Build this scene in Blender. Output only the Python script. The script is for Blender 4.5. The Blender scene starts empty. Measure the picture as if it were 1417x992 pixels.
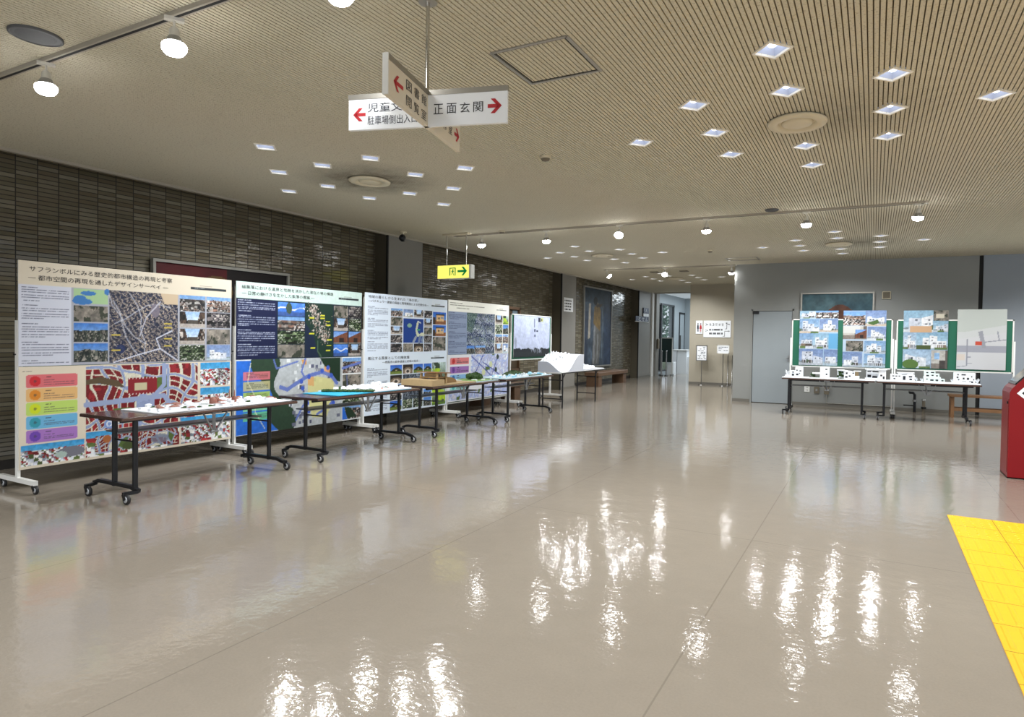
import bpy, math, random
import numpy as np
from mathutils import Matrix, Vector
random.seed(7)
PI = math.pi
COL = bpy.context.scene.collection
H = 3.177            # ceiling height

# ------------------------------------------------------------------ helpers
def lin(c):
    return tuple(((v / 12.92) if v <= 0.04045 else ((v + 0.055) / 1.055) ** 2.4) for v in c[:3])
def hexc(h):
    return tuple(int(h[i:i + 2], 16) / 255 for i in (0, 2, 4))

class MB:
    def __init__(s): s.v = []; s.f = []; s.m = []; s.sm = []
    def add(s, vs, fs, m=0, smooth=False):
        n = len(s.v); s.v += [tuple(v) for v in vs]
        for f in fs: s.f.append([n + i for i in f]); s.m.append(m); s.sm.append(smooth)
    def box(s, x0, x1, y0, y1, z0, z1, m=0):
        s.add([(x0, y0, z0), (x1, y0, z0), (x1, y1, z0), (x0, y1, z0), (x0, y0, z1), (x1, y0, z1), (x1, y1, z1), (x0, y1, z1)],
              [(0, 3, 2, 1), (4, 5, 6, 7), (0, 1, 5, 4), (1, 2, 6, 5), (2, 3, 7, 6), (3, 0, 4, 7)], m)
        return s
    def bev(s, x0, x1, y0, y1, z0, z1, b, m=0):        # box with chamfered vertical + top edges
        P = [(x0 + b, y0), (x1 - b, y0), (x1, y0 + b), (x1, y1 - b), (x1 - b, y1), (x0 + b, y1), (x0, y1 - b), (x0, y0 + b)]
        cx, cy = (x0 + x1) / 2, (y0 + y1) / 2
        Q = [(x + (b if x < cx else -b) * .7, y + (b if y < cy else -b) * .7) for x, y in P]
        vs = [(x, y, z0) for x, y in P] + [(x, y, z1 - b) for x, y in P] + [(x, y, z1) for x, y in Q]
        fs = [tuple(range(7, -1, -1)), tuple(range(16, 24))]
        for k in (0, 8):
            for i in range(8):
                j = (i + 1) % 8; fs.append((k + i, k + j, k + 8 + j, k + 8 + i))
        s.add(vs, fs, m); return s
    def bar(s, p0, p1, w, h=None, m=0):                # rectangular bar between two points
        h = h or w; a = Vector(p0); b = Vector(p1); d = (b - a).normalized()
        r = d.cross(Vector((0, 0, 1)))
        r = r.normalized() if r.length > 1e-3 else Vector((1, 0, 0)); u = r.cross(d)
        vs = []
        for q in (a, b):
            for sx, sy in ((-1, -1), (1, -1), (1, 1), (-1, 1)): vs.append(q + r * sx * w / 2 + u * sy * h / 2)
        s.add(vs, [(3, 2, 1, 0), (4, 5, 6, 7), (0, 1, 5, 4), (1, 2, 6, 5), (2, 3, 7, 6), (3, 0, 4, 7)], m); return s
    def tube(s, pts, r, n=10, m=0, r1=None):
        pts = [Vector(p) for p in pts]; rings = []
        for i, p in enumerate(pts):
            d = (pts[min(i + 1, len(pts) - 1)] - pts[max(i - 1, 0)]).normalized()
            up = Vector((0, 0, 1)) if abs(d.z) < .9 else Vector((1, 0, 0))
            a = d.cross(up).normalized(); b = a.cross(d)
            rr = r if r1 is None else r + (r1 - r) * i / (len(pts) - 1)
            rings.append([p + a * rr * math.cos(2 * PI * k / n) + b * rr * math.sin(2 * PI * k / n) for k in range(n)])
        vs = [v for g in rings for v in g]; fs = []
        for i in range(len(pts) - 1):
            for k in range(n):
                j = (k + 1) % n; fs.append((i * n + k, i * n + j, (i + 1) * n + j, (i + 1) * n + k))
        s.add(vs, fs, m, True)
        s.add(rings[0], [tuple(range(n - 1, -1, -1))], m); s.add(rings[-1], [tuple(range(n))], m); return s
    def lathe(s, prof, c=(0, 0, 0), n=32, m=0, ax=(1, 1)):   # prof: (r, z)
        vs = []; fs = []
        for r, z in prof:
            for k in range(n):
                a = 2 * PI * k / n; vs.append((c[0] + r * math.cos(a) * ax[0], c[1] + r * math.sin(a) * ax[1], c[2] + z))
        for i in range(len(prof) - 1):
            for k in range(n):
                j = (k + 1) % n; fs.append((i * n + k, i * n + j, (i + 1) * n + j, (i + 1) * n + k))
        s.add(vs, fs, m, True)
        for i, o in ((0, -1), (len(prof) - 1, 1)):
            if prof[i][0] > 1e-4: s.add(vs[i * n:(i + 1) * n], [tuple(range(n))[::o]], m)
        return s
    def prism(s, poly, a0, a1, axis='z', m=0):          # extrude polygon; axis z:(x,y) y:(x,z) x:(y,z)
        def P(u, v, a): return {'z': (u, v, a), 'y': (u, a, v), 'x': (a, u, v)}[axis]
        n = len(poly)
        vs = [P(u, v, a0) for u, v in poly] + [P(u, v, a1) for u, v in poly]
        fs = [tuple(range(n - 1, -1, -1)), tuple(range(n, 2 * n))]
        for i in range(n):
            j = (i + 1) % n; fs.append((i, j, n + j, n + i))
        s.add(vs, fs, m); return s
    def quad(s, a, b, c, d, m=0): s.add([a, b, c, d], [(0, 1, 2, 3)], m); return s
    def ball(s, c, r, m=0, n=10, k=6, jit=0, zmin=-99):
        vs = []; fs = []
        for i in range(k + 1):
            t = PI * i / k
            for j in range(n):
                a = 2 * PI * j / n; q = 1 + random.uniform(-jit, jit)
                vs.append((c[0] + r[0] * q * math.sin(t) * math.cos(a), c[1] + r[1] * q * math.sin(t) * math.sin(a), max(zmin, c[2] + r[2] * q * math.cos(t))))
        for i in range(k):
            for j in range(n):
                l = (j + 1) % n; fs.append((i * n + j, (i + 1) * n + j, (i + 1) * n + l, i * n + l))
        s.add(vs, fs, m, not jit); return s
    def build(s, name, mats, parent=None, loc=None, rotz=0):
        me = bpy.data.meshes.new(name); me.from_pydata(s.v, [], s.f)
        if not isinstance(mats, (list, tuple)): mats = [mats]
        for m in mats: me.materials.append(m)
        me.polygons.foreach_set('material_index', s.m); me.polygons.foreach_set('use_smooth', s.sm); me.update()
        o = bpy.data.objects.new(name, me); COL.objects.link(o)
        if parent: o.parent = parent
        if loc: o.location = loc
        o.rotation_euler = (0, 0, rotz)
        return o

def tag(o, label=None, cat=None, group=None, kind=None):
    if label: o['label'] = label
    if cat: o['category'] = cat
    if group: o['group'] = group
    if kind: o['kind'] = kind
    return o
def thing(name, label, cat, loc=(0, 0, 0), rotz=0, group=None):
    o = bpy.data.objects.new(name, None); COL.objects.link(o)
    o.empty_display_size = .1; o.location = loc; o.rotation_euler = (0, 0, rotz)
    return tag(o, label, cat, group)
def struct(o): o['kind'] = 'structure'; return o
def dup(root, loc, rotz=None, label=None, group=None):
    r = root.copy(); COL.objects.link(r); r.location = loc
    if rotz is not None: r.rotation_euler = (0, 0, rotz)
    if label: r['label'] = label
    if group: r['group'] = group
    for ch in list(root.children):
        c = ch.copy(); COL.objects.link(c); c.parent = r
        for g in list(ch.children):
            d = g.copy(); COL.objects.link(d); d.parent = c
    return r

# ------------------------------------------------------------------ materials
def M(name, col, rough=.5, metal=0, spec=.5, emit=None, es=0, noise=0, nscale=20, bump=0, bscale=60, coat=0):
    m = bpy.data.materials.new(name); m.use_nodes = True
    nt = m.node_tree; b = nt.nodes['Principled BSDF']
    c = lin(hexc(col) if isinstance(col, str) else col)
    b.inputs['Base Color'].default_value = (*c, 1); b.inputs['Roughness'].default_value = rough
    b.inputs['Metallic'].default_value = metal; b.inputs['Specular IOR Level'].default_value = spec
    if coat: b.inputs['Coat Weight'].default_value = coat
    if emit: b.inputs['Emission Color'].default_value = (*lin(hexc(emit)), 1); b.inputs['Emission Strength'].default_value = es
    if noise or bump:
        tc = nt.nodes.new('ShaderNodeTexCoord')
    if noise:
        n = nt.nodes.new('ShaderNodeTexNoise'); n.inputs['Scale'].default_value = nscale; n.inputs['Detail'].default_value = 5
        nt.links.new(tc.outputs['Object'], n.inputs['Vector'])
        mx = nt.nodes.new('ShaderNodeMix'); mx.data_type = 'RGBA'
        mx.inputs['A'].default_value = (*[v * (1 - noise) for v in c], 1); mx.inputs['B'].default_value = (*[min(1, v * (1 + noise)) for v in c], 1)
        nt.links.new(n.outputs['Fac'], mx.inputs['Factor']); nt.links.new(mx.outputs['Result'], b.inputs['Base Color'])
    if bump:
        n2 = nt.nodes.new('ShaderNodeTexNoise'); n2.inputs['Scale'].default_value = bscale
        nt.links.new(tc.outputs['Object'], n2.inputs['Vector'])
        bp = nt.nodes.new('ShaderNodeBump'); bp.inputs['Strength'].default_value = bump; bp.inputs['Distance'].default_value = .01
        nt.links.new(n2.outputs['Fac'], bp.inputs['Height']); nt.links.new(bp.outputs['Normal'], b.inputs['Normal'])
    return m
class NB:      # tiny node-graph builder
    def __init__(s, mat): s.nt = mat.node_tree
    def n(s, t, **k):
        x = s.nt.nodes.new(t)
        for a, v in k.items(): setattr(x, a, v)
        return x
    def set(s, sock, v):
        if hasattr(v, 'links'): s.nt.links.new(v, sock)
        else: sock.default_value = v
    def math(s, op, a, b=None, c=None, clamp=False):
        x = s.n('ShaderNodeMath', operation=op, use_clamp=clamp); s.set(x.inputs[0], a)
        if b is not None: s.set(x.inputs[1], b)
        if c is not None: s.set(x.inputs[2], c)
        return x.outputs[0]
    def mix(s, f, a, b):
        x = s.n('ShaderNodeMix', data_type='RGBA'); s.set(x.inputs['Factor'], f)
        for k, v in (('A', a), ('B', b)): s.set(x.inputs[k], v if hasattr(v, 'links') else (*lin(hexc(v)), 1))
        return x.outputs['Result']
    def noise(s, vec, scale, detail=3, rough=.5):
        x = s.n('ShaderNodeTexNoise'); s.set(x.inputs['Vector'], vec); x.inputs['Scale'].default_value = scale
        x.inputs['Detail'].default_value = detail; x.inputs['Roughness'].default_value = rough; return x.outputs['Fac']
    def comb(s, a, b, c=0.0):
        x = s.n('ShaderNodeCombineXYZ'); s.set(x.inputs[0], a); s.set(x.inputs[1], b); s.set(x.inputs[2], c); return x.outputs[0]

m_white = M('white_paint', 'e6e6e2', .4); m_paper = M('white_paper', 'e4e8ec', .55); m_black = M('black_metal', '1d1e21', .38, .3)
m_blackpl = M('black_plastic', '17171a', .45); m_chrome = M('chrome', 'c8c8c6', .2, 1); m_steel = M('brushed_steel', '9a9a98', .3, 1)
m_wheel = M('rubber_wheel', '222224', .5); m_wheelg = M('grey_wheel_hub', 'b9bcc0', .35, .2)
m_walnut = M('walnut_veneer', '3a2a25', .22, noise=.35, nscale=14, coat=.2); m_edge = M('wood_edge', '5a4034', .35)
m_shelf = M('grey_shelf', '4c5157', .35); m_bracket = M('grey_bracket', '8d9093', .35, .4)
m_green = M('green_board', '0e5a43', .6); m_frame = M('board_frame', 'dcdcd6', .35, .1)
m_cream = M('cream_panel', 'ddd2bd', .55); m_ink = M('black_ink', '202024', .6); m_inkb = M('navy_ink', '1c2236', .6)
m_red = M('red_paint', '80060e', .35, spec=.35); m_redarrow = M('red_arrow', 'b4232b', .5)
m_signw = M('sign_white', 'eef1f4', .4); m_signc = M('sign_cream', 'd9cfba', .5); m_alu = M('aluminium', 'a7a49c', .35, .8)
m_greywall = M('grey_paint', '8b8d8a', .5, noise=.05, nscale=3, bump=.08, bscale=120)
m_bluewall = M('blue_grey_paint', '8f979f', .5, noise=.04, nscale=3)
m_door = M('door_paint', '929a9e', .4, noise=.03, nscale=4); m_beigewall = M('beige_paint', 'aaa392', .55, noise=.06, nscale=3, bump=.08, bscale=120)
m_pillar = M('pillar_paint', '7f7d77', .5, noise=.05, nscale=4); m_brownside = M('brown_side', '4d4738', .6)
m_dark = M('dark_gap', '121212', .7); m_trim = M('trim_paint', 'a49d8f', .5)
m_base = M('baseboard', '6d6a62', .5); m_baseshade = M('shaded_baseboard', '2e2b26', .5)  # second baseboard tone is darkened to carry the shade beneath the boards
m_wood = M('bench_wood', '5f4733', .5, noise=.35, nscale=9); m_woodl = M('light_wood', '8a6442', .45, noise=.3, nscale=8)
m_tan = M('model_board', 'b29a72', .6, noise=.12, nscale=30); m_mwhite = M('model_white', 'f0f3f7', .55)
m_mroof = M('model_roof', '8c5a4c', .6); m_mgreen = M('model_green', '2f4a1f', .8, noise=.5, nscale=60); m_lgreen = M('model_lawn', '7fa05a', .8, noise=.3, nscale=40)
m_mblue = M('model_water', '38b4dc', .35); m_win = M('model_window', '23262e', .4); m_pale = M('model_pale', 'c8dfe8', .5)
m_tan2 = M('model_wood_strip', '8a6d45', .6)
m_yellow = M('tactile_yellow', 'f2b705', .45, noise=.06, nscale=30)
m_vent = M('vent_paint', 'cdc3a9', .5); m_ventd = M('vent_dark', '6d6555', .6); m_spk = M('speaker_grille', '4e4f51', .6, 0)
m_lamp = M('lamp_glow', 'ffffff', .5, emit='f8fbff', es=4.5); m_bulb = M('bulb_glow', 'ffffff', .5, emit='ffffff', es=45)
m_refl = M('lamp_reflector', '9aa2b6', .35, 0, emit='d2dcf4', es=.24); m_shell = M('lamp_shell', '8c8a84', .4)  # reflector has a faint glow of its own, imitating bounced lamp light
m_lframe = M('lamp_frame', 'efeadd', .4); m_socket = M('lamp_socket', 'c9c6bc', .4)
m_plate = M('blue_plate', '1a2146', .4); m_glassy = bpy.data.materials.new('window_glass'); m_glassy.use_nodes = True
_b = m_glassy.node_tree.nodes['Principled BSDF']; _b.inputs['Transmission Weight'].default_value = 1; _b.inputs['Roughness'].default_value = 0; _b.inputs['IOR'].default_value = 1.1
m_case = M('display_glass', 'b4b8bb', .08, coat=.5); m_leaf = M('leaf', '86a892', .7, noise=.5, nscale=6); m_bark = M('bark', '4c4238', .8)
m_exit = M('exit_face', 'f3ea62', .4, emit='f6ec70', es=1.0); m_exitg = M('exit_green', '0d8a4a', .4, emit='0a9a50', es=.35)
m_exitb = M('exit_box', 'd8dad8', .35); m_farwall = M('far_wall', '9aa3a8', .5); m_farceil = M('far_ceiling', 'dfe8ee', .6, emit='dfe8ee', es=.25)  # far ceiling emits a little, standing in for daylight falling on it
m_counter = M('counter_white', 'e9edf0', .4)

# print: colours of a printed sheet come from its own colour attribute
m_print = bpy.data.materials.new('printed_sheet'); m_print.use_nodes = True
_nt = m_print.node_tree; _a = _nt.nodes.new('ShaderNodeVertexColor'); _a.layer_name = 'ink'
_nt.links.new(_a.outputs['Color'], _nt.nodes['Principled BSDF'].inputs['Base Color']); _nt.nodes['Principled BSDF'].inputs['Roughness'].default_value = .55; _nt.nodes['Principled BSDF'].inputs['Specular IOR Level'].default_value = .3

# brick tile wall (stack bond, each tile its own tone and tilt)
def tile_mat():
    m = bpy.data.materials.new('glazed_tile'); m.use_nodes = True; g = NB(m); b = m.node_tree.nodes['Principled BSDF']
    tc = g.n('ShaderNodeTexCoord'); sp = g.n('ShaderNodeSeparateXYZ'); g.set(sp.inputs[0], tc.outputs['Object'])
    u = g.math('DIVIDE', sp.outputs['Y'], .203); v = g.math('DIVIDE', sp.outputs['Z'], .0455)
    fu, fv = g.math('FLOOR', u), g.math('FLOOR', v); cu, cv = g.math('FRACT', u), g.math('FRACT', v)
    wn = g.n('ShaderNodeTexWhiteNoise', noise_dimensions='2D'); g.set(wn.inputs['Vector'], g.comb(fu, fv))
    wc = g.n('ShaderNodeTexWhiteNoise', noise_dimensions='2D'); g.set(wc.inputs['Vector'], g.comb(g.math('ADD', fu, 37.3), fv))
    mu = g.math('LESS_THAN', g.math('ABSOLUTE', g.math('SUBTRACT', cu, .5)), .475); mv = g.math('LESS_THAN', g.math('ABSOLUTE', g.math('SUBTRACT', cv, .5)), .41)
    mask = g.math('MULTIPLY', mu, mv)
    rp = g.n('ShaderNodeValToRGB'); g.set(rp.inputs[0], wn.outputs['Value']); cr = rp.color_ramp
    cr.elements[0].color = (*lin(hexc('5f5a48')), 1); cr.elements[1].color = (*lin(hexc('807a68')), 1); cr.elements[1].position = 1
    for p, h in ((.25, '6c6655'), (.5, '605745'), (.75, '767060')):
        e = cr.elements.new(p); e.color = (*lin(hexc(h)), 1)
    nz = g.noise(tc.outputs['Object'], 14, 3)
    col = g.mix(g.math('MULTIPLY', nz, .35), rp.outputs['Color'], '544e41')
    g.set(b.inputs['Base Color'], g.mix(mask, '2b2720', col))
    g.set(b.inputs['Roughness'], g.math('SUBTRACT', .75, g.math('MULTIPLY', mask, .63)))
    tilt = g.math('ADD', g.math('MULTIPLY', g.math('SUBTRACT', cu, .5), g.math('MULTIPLY', g.math('SUBTRACT', wn.outputs['Value'], .5), 2.2)),
                  g.math('MULTIPLY', g.math('SUBTRACT', cv, .5), g.math('MULTIPLY', g.math('SUBTRACT', wc.outputs['Value'], .5), 1.2)))
    hgt = g.math('ADD', g.math('MULTIPLY', mask, .8), g.math('ADD', g.math('MULTIPLY', tilt, .9), g.math('MULTIPLY', g.noise(tc.outputs['Object'], 30, 2), .5)))
    bp = g.n('ShaderNodeBump'); bp.inputs['Strength'].default_value = .75; bp.inputs['Distance'].default_value = .004
    g.set(bp.inputs['Height'], hgt); g.set(b.inputs['Normal'], bp.outputs['Normal']); return m
m_tile = tile_mat()

def floor_mat():
    m = bpy.data.materials.new('waxed_floor'); m.use_nodes = True; g = NB(m); b = m.node_tree.nodes['Principled BSDF']
    tc = g.n('ShaderNodeTexCoord'); P = tc.outputs['Object']; sp = g.n('ShaderNodeSeparateXYZ'); g.set(sp.inputs[0], P)
    n1 = g.noise(P, .7, 4); n2 = g.noise(P, 6, 5, .6); n3 = g.noise(P, 90, 2)
    c = g.mix(n1, '8b8275', '9a9184'); c = g.mix(g.math('MULTIPLY', n2, .5), c, '81786c'); c = g.mix(g.math('MULTIPLY', n3, .25), c, 'b0a89d')
    s = g.math('FRACT', g.math('DIVIDE', g.math('ADD', sp.outputs['X'], 2.52 + 17.9), 1.79))
    seam = g.math('LESS_THAN', g.math('ABSOLUTE', g.math('SUBTRACT', s, .0)), .0045)
    t = g.math('FRACT', g.math('DIVIDE', g.math('ADD', sp.outputs['Y'], 40.0 - 7.1), 5.4))
    seam2 = g.math('LESS_THAN', t, .0016)
    sm = g.math('MULTIPLY', g.math('MAXIMUM', seam, seam2), .35)
    g.set(b.inputs['Base Color'], g.mix(sm, c, '5d554b'))
    g.set(b.inputs['Roughness'], g.math('ADD', .03, g.math('MULTIPLY', g.noise(P, 2.2, 5, .65), .09)))
    b.inputs['Specular IOR Level'].default_value = .55
    h = g.math('ADD', g.math('MULTIPLY', g.noise(P, 3.0, 2), .55), g.math('ADD', g.math('MULTIPLY', g.noise(P, 10, 2), .34), g.math('MULTIPLY', g.noise(P, 34, 2), .17)))
    bp = g.n('ShaderNodeBump'); bp.inputs['Strength'].default_value = .55; bp.inputs['Distance'].default_value = .0075
    g.set(bp.inputs['Height'], h); g.set(b.inputs['Normal'], bp.outputs['Normal']); return m
m_floor = floor_mat()

def ceil_mat(name, dark):
    m = bpy.data.materials.new(name); m.use_nodes = True; g = NB(m); b = m.node_tree.nodes['Principled BSDF']
    tc = g.n('ShaderNodeTexCoord'); P = tc.outputs['Object']; sp = g.n('ShaderNodeSeparateXYZ'); g.set(sp.inputs[0], P)
    spk = g.math('GREATER_THAN', g.noise(P, 62, 4, .7), .585)
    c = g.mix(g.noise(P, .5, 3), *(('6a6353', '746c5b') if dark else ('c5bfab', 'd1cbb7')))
    c = g.mix(g.math('MULTIPLY', spk, .5), c, '82775f')
    for vx, vy, k in ((-5.07, 5.8, .75), (-.3, 5.75, .3), (-.3, 13.15, .45), (-5.07, 13.1, .25)):      # soot blown from the round vents
        d = g.math('SQRT', g.math('ADD', g.math('POWER', g.math('ABSOLUTE', g.math('SUBTRACT', sp.outputs['X'], vx)), 2), g.math('POWER', g.math('ABSOLUTE', g.math('SUBTRACT', sp.outputs['Y'], vy)), 2)))
        f = g.math('SUBTRACT', 1, g.math('DIVIDE', d, .85), clamp=True)
        f = g.math('MULTIPLY', g.math('MULTIPLY', f, g.noise(P, 5, 4, .65)), k * 2.3, clamp=True)
        c = g.mix(f, c, '453e33')
    g.set(b.inputs['Base Color'], c); b.inputs['Roughness'].default_value = .85; b.inputs['Specular IOR Level'].default_value = .2
    return m
m_ceil = ceil_mat('slat_board', False); m_groove = ceil_mat('slat_groove', True)  # groove is a darkened copy: shade between the slats put into its colour

# ------------------------------------------------------------------ text, arrows
_tcache = {}
def text(name, s, parent, mat, x0, x1, z0, z1, y=-.002, flip=False):
    """lettering fitted to a rectangle of the local x/z plane, facing -y (or +y when flipped)"""
    if s not in _tcache:
        cu = bpy.data.curves.new('t', 'FONT'); cu.body = s; cu.resolution_u = 2
        o = bpy.data.objects.new('t', cu); COL.objects.link(o); dg = bpy.context.evaluated_depsgraph_get()
        me = bpy.data.meshes.new_from_object(o.evaluated_get(dg)); bpy.data.objects.remove(o)
        vs = [tuple(v.co) for v in me.vertices]; fs = [tuple(p.vertices) for p in me.polygons]; bpy.data.meshes.remove(me)
        _tcache[s] = (vs, fs)
    vs, fs = _tcache[s]
    if not vs: return None
    xs = [v[0] for v in vs]; zs = [v[1] for v in vs]; a, b, c, d = min(xs), max(xs), min(zs), max(zs)
    q = MB(); q.add([(x0 + (v[0] - a) / (b - a) * (x1 - x0), y, z0 + (v[1] - c) / (d - c) * (z1 - z0)) for v in vs], fs)
    return q.build(name, mat, parent)
def arrow(name, parent, mat, xt, xe, zc, h, y=-.002):
    """arrow with tip at xt and tail at xe"""
    s = 1 if xe > xt else -1; L = abs(xe - xt); t = h * .23; q = MB()
    def quad(P): 
        q.add([(a, y, b) for a, b in (P if s > 0 else P[::-1])], [tuple(range(len(P)))])
    quad([(xt + s * t * .8, zc - t / 2 * 1.1), (xe, zc - t / 2 * 1.1), (xe, zc + t / 2 * 1.1), (xt + s * t * .8, zc + t / 2 * 1.1)])
    hh = h / 2; w = t * 1.35
    quad([(xt, zc), (xt + s * hh * .95, zc - hh), (xt + s * (hh * .95 + w), zc - hh), (xt + s * w, zc)])
    quad([(xt, zc), (xt + s * w, zc), (xt + s * (hh * .95 + w), zc + hh), (xt + s * hh * .95, zc + hh)])
    return q.build(name, mat, parent)

# ------------------------------------------------------------------ printed sheets (ink painted per vertex)
def fbm(h, w, s, seed, oc=4):
    R = np.random.RandomState(seed); out = np.zeros((h, w)); amp = 1; tot = 0
    for o in range(oc):
        gh, gw = int(h / s) + 3, int(w / s) + 3; G = R.rand(gh, gw)
        y = np.arange(h) / s; x = np.arange(w) / s; y0 = y.astype(int); x0 = x.astype(int); fy = (y - y0)[:, None]; fx = (x - x0)[None]
        fy = fy * fy * (3 - 2 * fy); fx = fx * fx * (3 - 2 * fx)
        out += amp * ((G[y0][:, x0] * (1 - fx) + G[y0][:, x0 + 1] * fx) * (1 - fy) + (G[y0 + 1][:, x0] * (1 - fx) + G[y0 + 1][:, x0 + 1] * fx) * fy)
        tot += amp; amp *= .55; s = max(1.01, s / 2)
    return out / tot
def C(h): return np.array(hexc(h))
def clutter(h, w, s, seed, pal):
    a = cells(h, w, max(1.3, s), seed, pal, .7); b_ = cells(h, w, max(1.1, s * .45), seed + 2, pal, .5); k = (fbm(h, w, max(2, s * 2), seed + 3) > .5)[..., None]
    im = np.where(k, a, b_); sh = fbm(h, w, max(3, w / 3), seed + 4); return np.clip(im * (.45 + 1.0 * sh)[..., None], 0, 1)
def cells(h, w, s, seed, pal, warp=1.2):
    yy, xx = np.mgrid[0:h, 0:w].astype(float)
    xx += (fbm(h, w, s * 2, seed) - .5) * s * 2 * warp; yy += (fbm(h, w, s * 2, seed + 1) - .5) * s * 2 * warp
    i = (np.floor(yy / (s * .7)).astype(int) * 73 + np.floor(xx / s).astype(int) * 179 + seed * 31) * 2654435761 % 2 ** 32
    P = np.array([C(p) for p in pal]); return P[((i // 977) % len(pal)).astype(int)]
def grade(img, seed, k=.18, s=3):
    h, w = img.shape[:2]; return np.clip(img * (1 + k * 2 * (fbm(h, w, s, seed) - .5))[..., None], 0, 1)
def sky(h, w, a, b): t = np.linspace(0, 1, h)[:, None, None]; return np.broadcast_to(C(a) * (1 - t) + C(b) * t, (h, w, 3)).copy()
def photo(kind, seed, h, w):
    R = np.random.RandomState(seed); yy, xx = np.mgrid[0:h, 0:w]; v = (yy + .5) / h; u = (xx + .5) / w
    if kind == 'roofs':
        im = sky(h, w, 'cfd8e0', '6f9fd8'); g = clutter(h, w, w / 9, seed, ['3a3434', 'd8d4d0', '8a6a5c', '54504c', '2a2c30', 'a89c94'])
        m = v < .76 + .1 * (fbm(h, w, w / 4, seed) - .5); im[m] = g[m]
    elif kind == 'hill':
        im = sky(h, w, 'b8d0ec', '3f78c8'); e = .62 + .2 * (fbm(1, w, w / 3, seed)[0] - .5); m = v < e[None]; g = clutter(h, w, w / 12, seed, ['26302a', '3c4038', '545850', '8c8880', '1c2424'])
        im[m] = g[m]
    elif kind == 'street':
        im = sky(h, w, 'f0f2f4', '9cc0ea'); m = (np.abs(u - .5) > .12 + .38 * (1 - v) * .2 + .25 * (v - .3)) & (v > .22); g = clutter(h, w, w / 8, seed, ['2a2420', '4a3a32', '1c1a1a', '6a5648', 'b8b0a8'])
        im[m] = g[m]; m2 = v < .25; im[m2] = C('b4aca4'); m3 = (np.abs(u - .5) < .2) & (v > .22) & (v < .5); im[m3] = C('4c463f')
    elif kind == 'rock': n = fbm(h, w, w / 6, seed)[..., None]; im = C('4a4844') * (1 - n) + C('b8aea0') * n; im = np.where(fbm(h, w, w / 5, seed + 3)[..., None] > .58, C('3a4034'), im)
    elif kind == 'forest': im = clutter(h, w, w / 10, seed, ['1c2a18', '32482a', '4a5c3a', '0e140c', '7c8c6a', 'c8ccc0'])
    elif kind == 'dark': im = clutter(h, w, w / 6, seed, ['1a1a1c', '2c2c30', '48444a', '0c0c0e', '787070', 'b0aaa4'])
    elif kind == 'brown':
        im = sky(h, w, 'a8bcd8', '6c9ce0'); m = v < .5 + .5 * u; im[m] = C('7a4c38'); m = (v < .5 + .5 * u) & (np.abs(u * 9 % 1 - .5) < .12); im[m] = C('5a3628'); im[(v < .45) & (np.abs(u - .55) < .16)] = C('2a2020'); im[v < .12] = C('8a847c')
    elif kind == 'white':                                  # model house on blue ground
        a, b = [('b0cae0', '7ea4cc'), ('bed6e6', '90b8d2'), ('a2b6d6', '7890bc'), ('ccdae8', 'a4c0da')][seed % 4]; im = sky(h, w, a, b); gl = R.uniform(.12, .2); im[v < gl] = C(['cfc0ae', 'd8dfe6', 'bcc4cc', 'b4c8d4'][(seed // 4) % 4])
        im[(v > gl) & (v < gl + .06 + .05 * fbm(1, w, w / 6, seed)[0][None])] = C('8c9aa0')
        x = R.uniform(.06, .2); n = R.randint(2, 4); wds = R.uniform(.2, .34, n); wds *= R.uniform(.66, .82) / wds.sum()
        for q_ in range(n):
            x1 = x + wds[q_]; top = R.uniform(.45, .88); sl_ = R.choice([0, 0, R.uniform(-.5, .5)]); m = (u >= x) & (u < x1) & (v > gl - .03) & (v < top + sl_ * (u - x)); tone = R.choice(['f3f5f8', 'e9edf2', 'd5dbe6']); im[m] = C(tone)
            if R.rand() < .5: im[m & (v < gl + .14)] = C(['5a5450', '8c7868', '9aa0a8'][R.randint(3)]); im[m & (v < gl + .14) & (np.abs((u - x) / wds[q_] * 4 % 1 - .5) < .12)] = C('e4e8ee')
            for r_ in range(3):
                wy = gl + .24 + r_ * .18
                for k in range(R.randint(1, 4)):
                    wx = x + R.uniform(.15, .85) * wds[q_]; im[m & (np.abs(u - wx) < R.uniform(.014, .04)) & (np.abs(v - wy) < R.uniform(.025, .05)) & (v < top - .05)] = C(R.choice(['3c424e', '5c6470', '8894a0']))
            x = x1 + R.choice([0, 0, .02])
        if R.rand() < .5: im[(v < gl * .9) & (np.abs(u - R.uniform(.2, .8)) < .2)] = C('66804a')
        if R.rand() < .6: g_ = R.uniform(0, 1); im[(np.hypot((u - g_) * w / h, v - gl - .08) < .11) & (fbm(h, w, 2.5, seed) > .45)] = C('52664e')
        im[fbm(h, w, 3, seed + 8) > .72] *= .93
    elif kind == 'inside':
        im = np.broadcast_to(C('c8c4bc'), (h, w, 3)).copy(); im[v < .3] = C('8a8078'); im[(v > .5) & (v < .85) & (np.abs(u - .35) < .16)] = C('9cc4ec'); im[(v < .45) & (np.abs(u - .7) < .2)] = C('4a4440'); im[(u > .85)] = C('6a625c')
    elif kind == 'villa':
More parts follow.
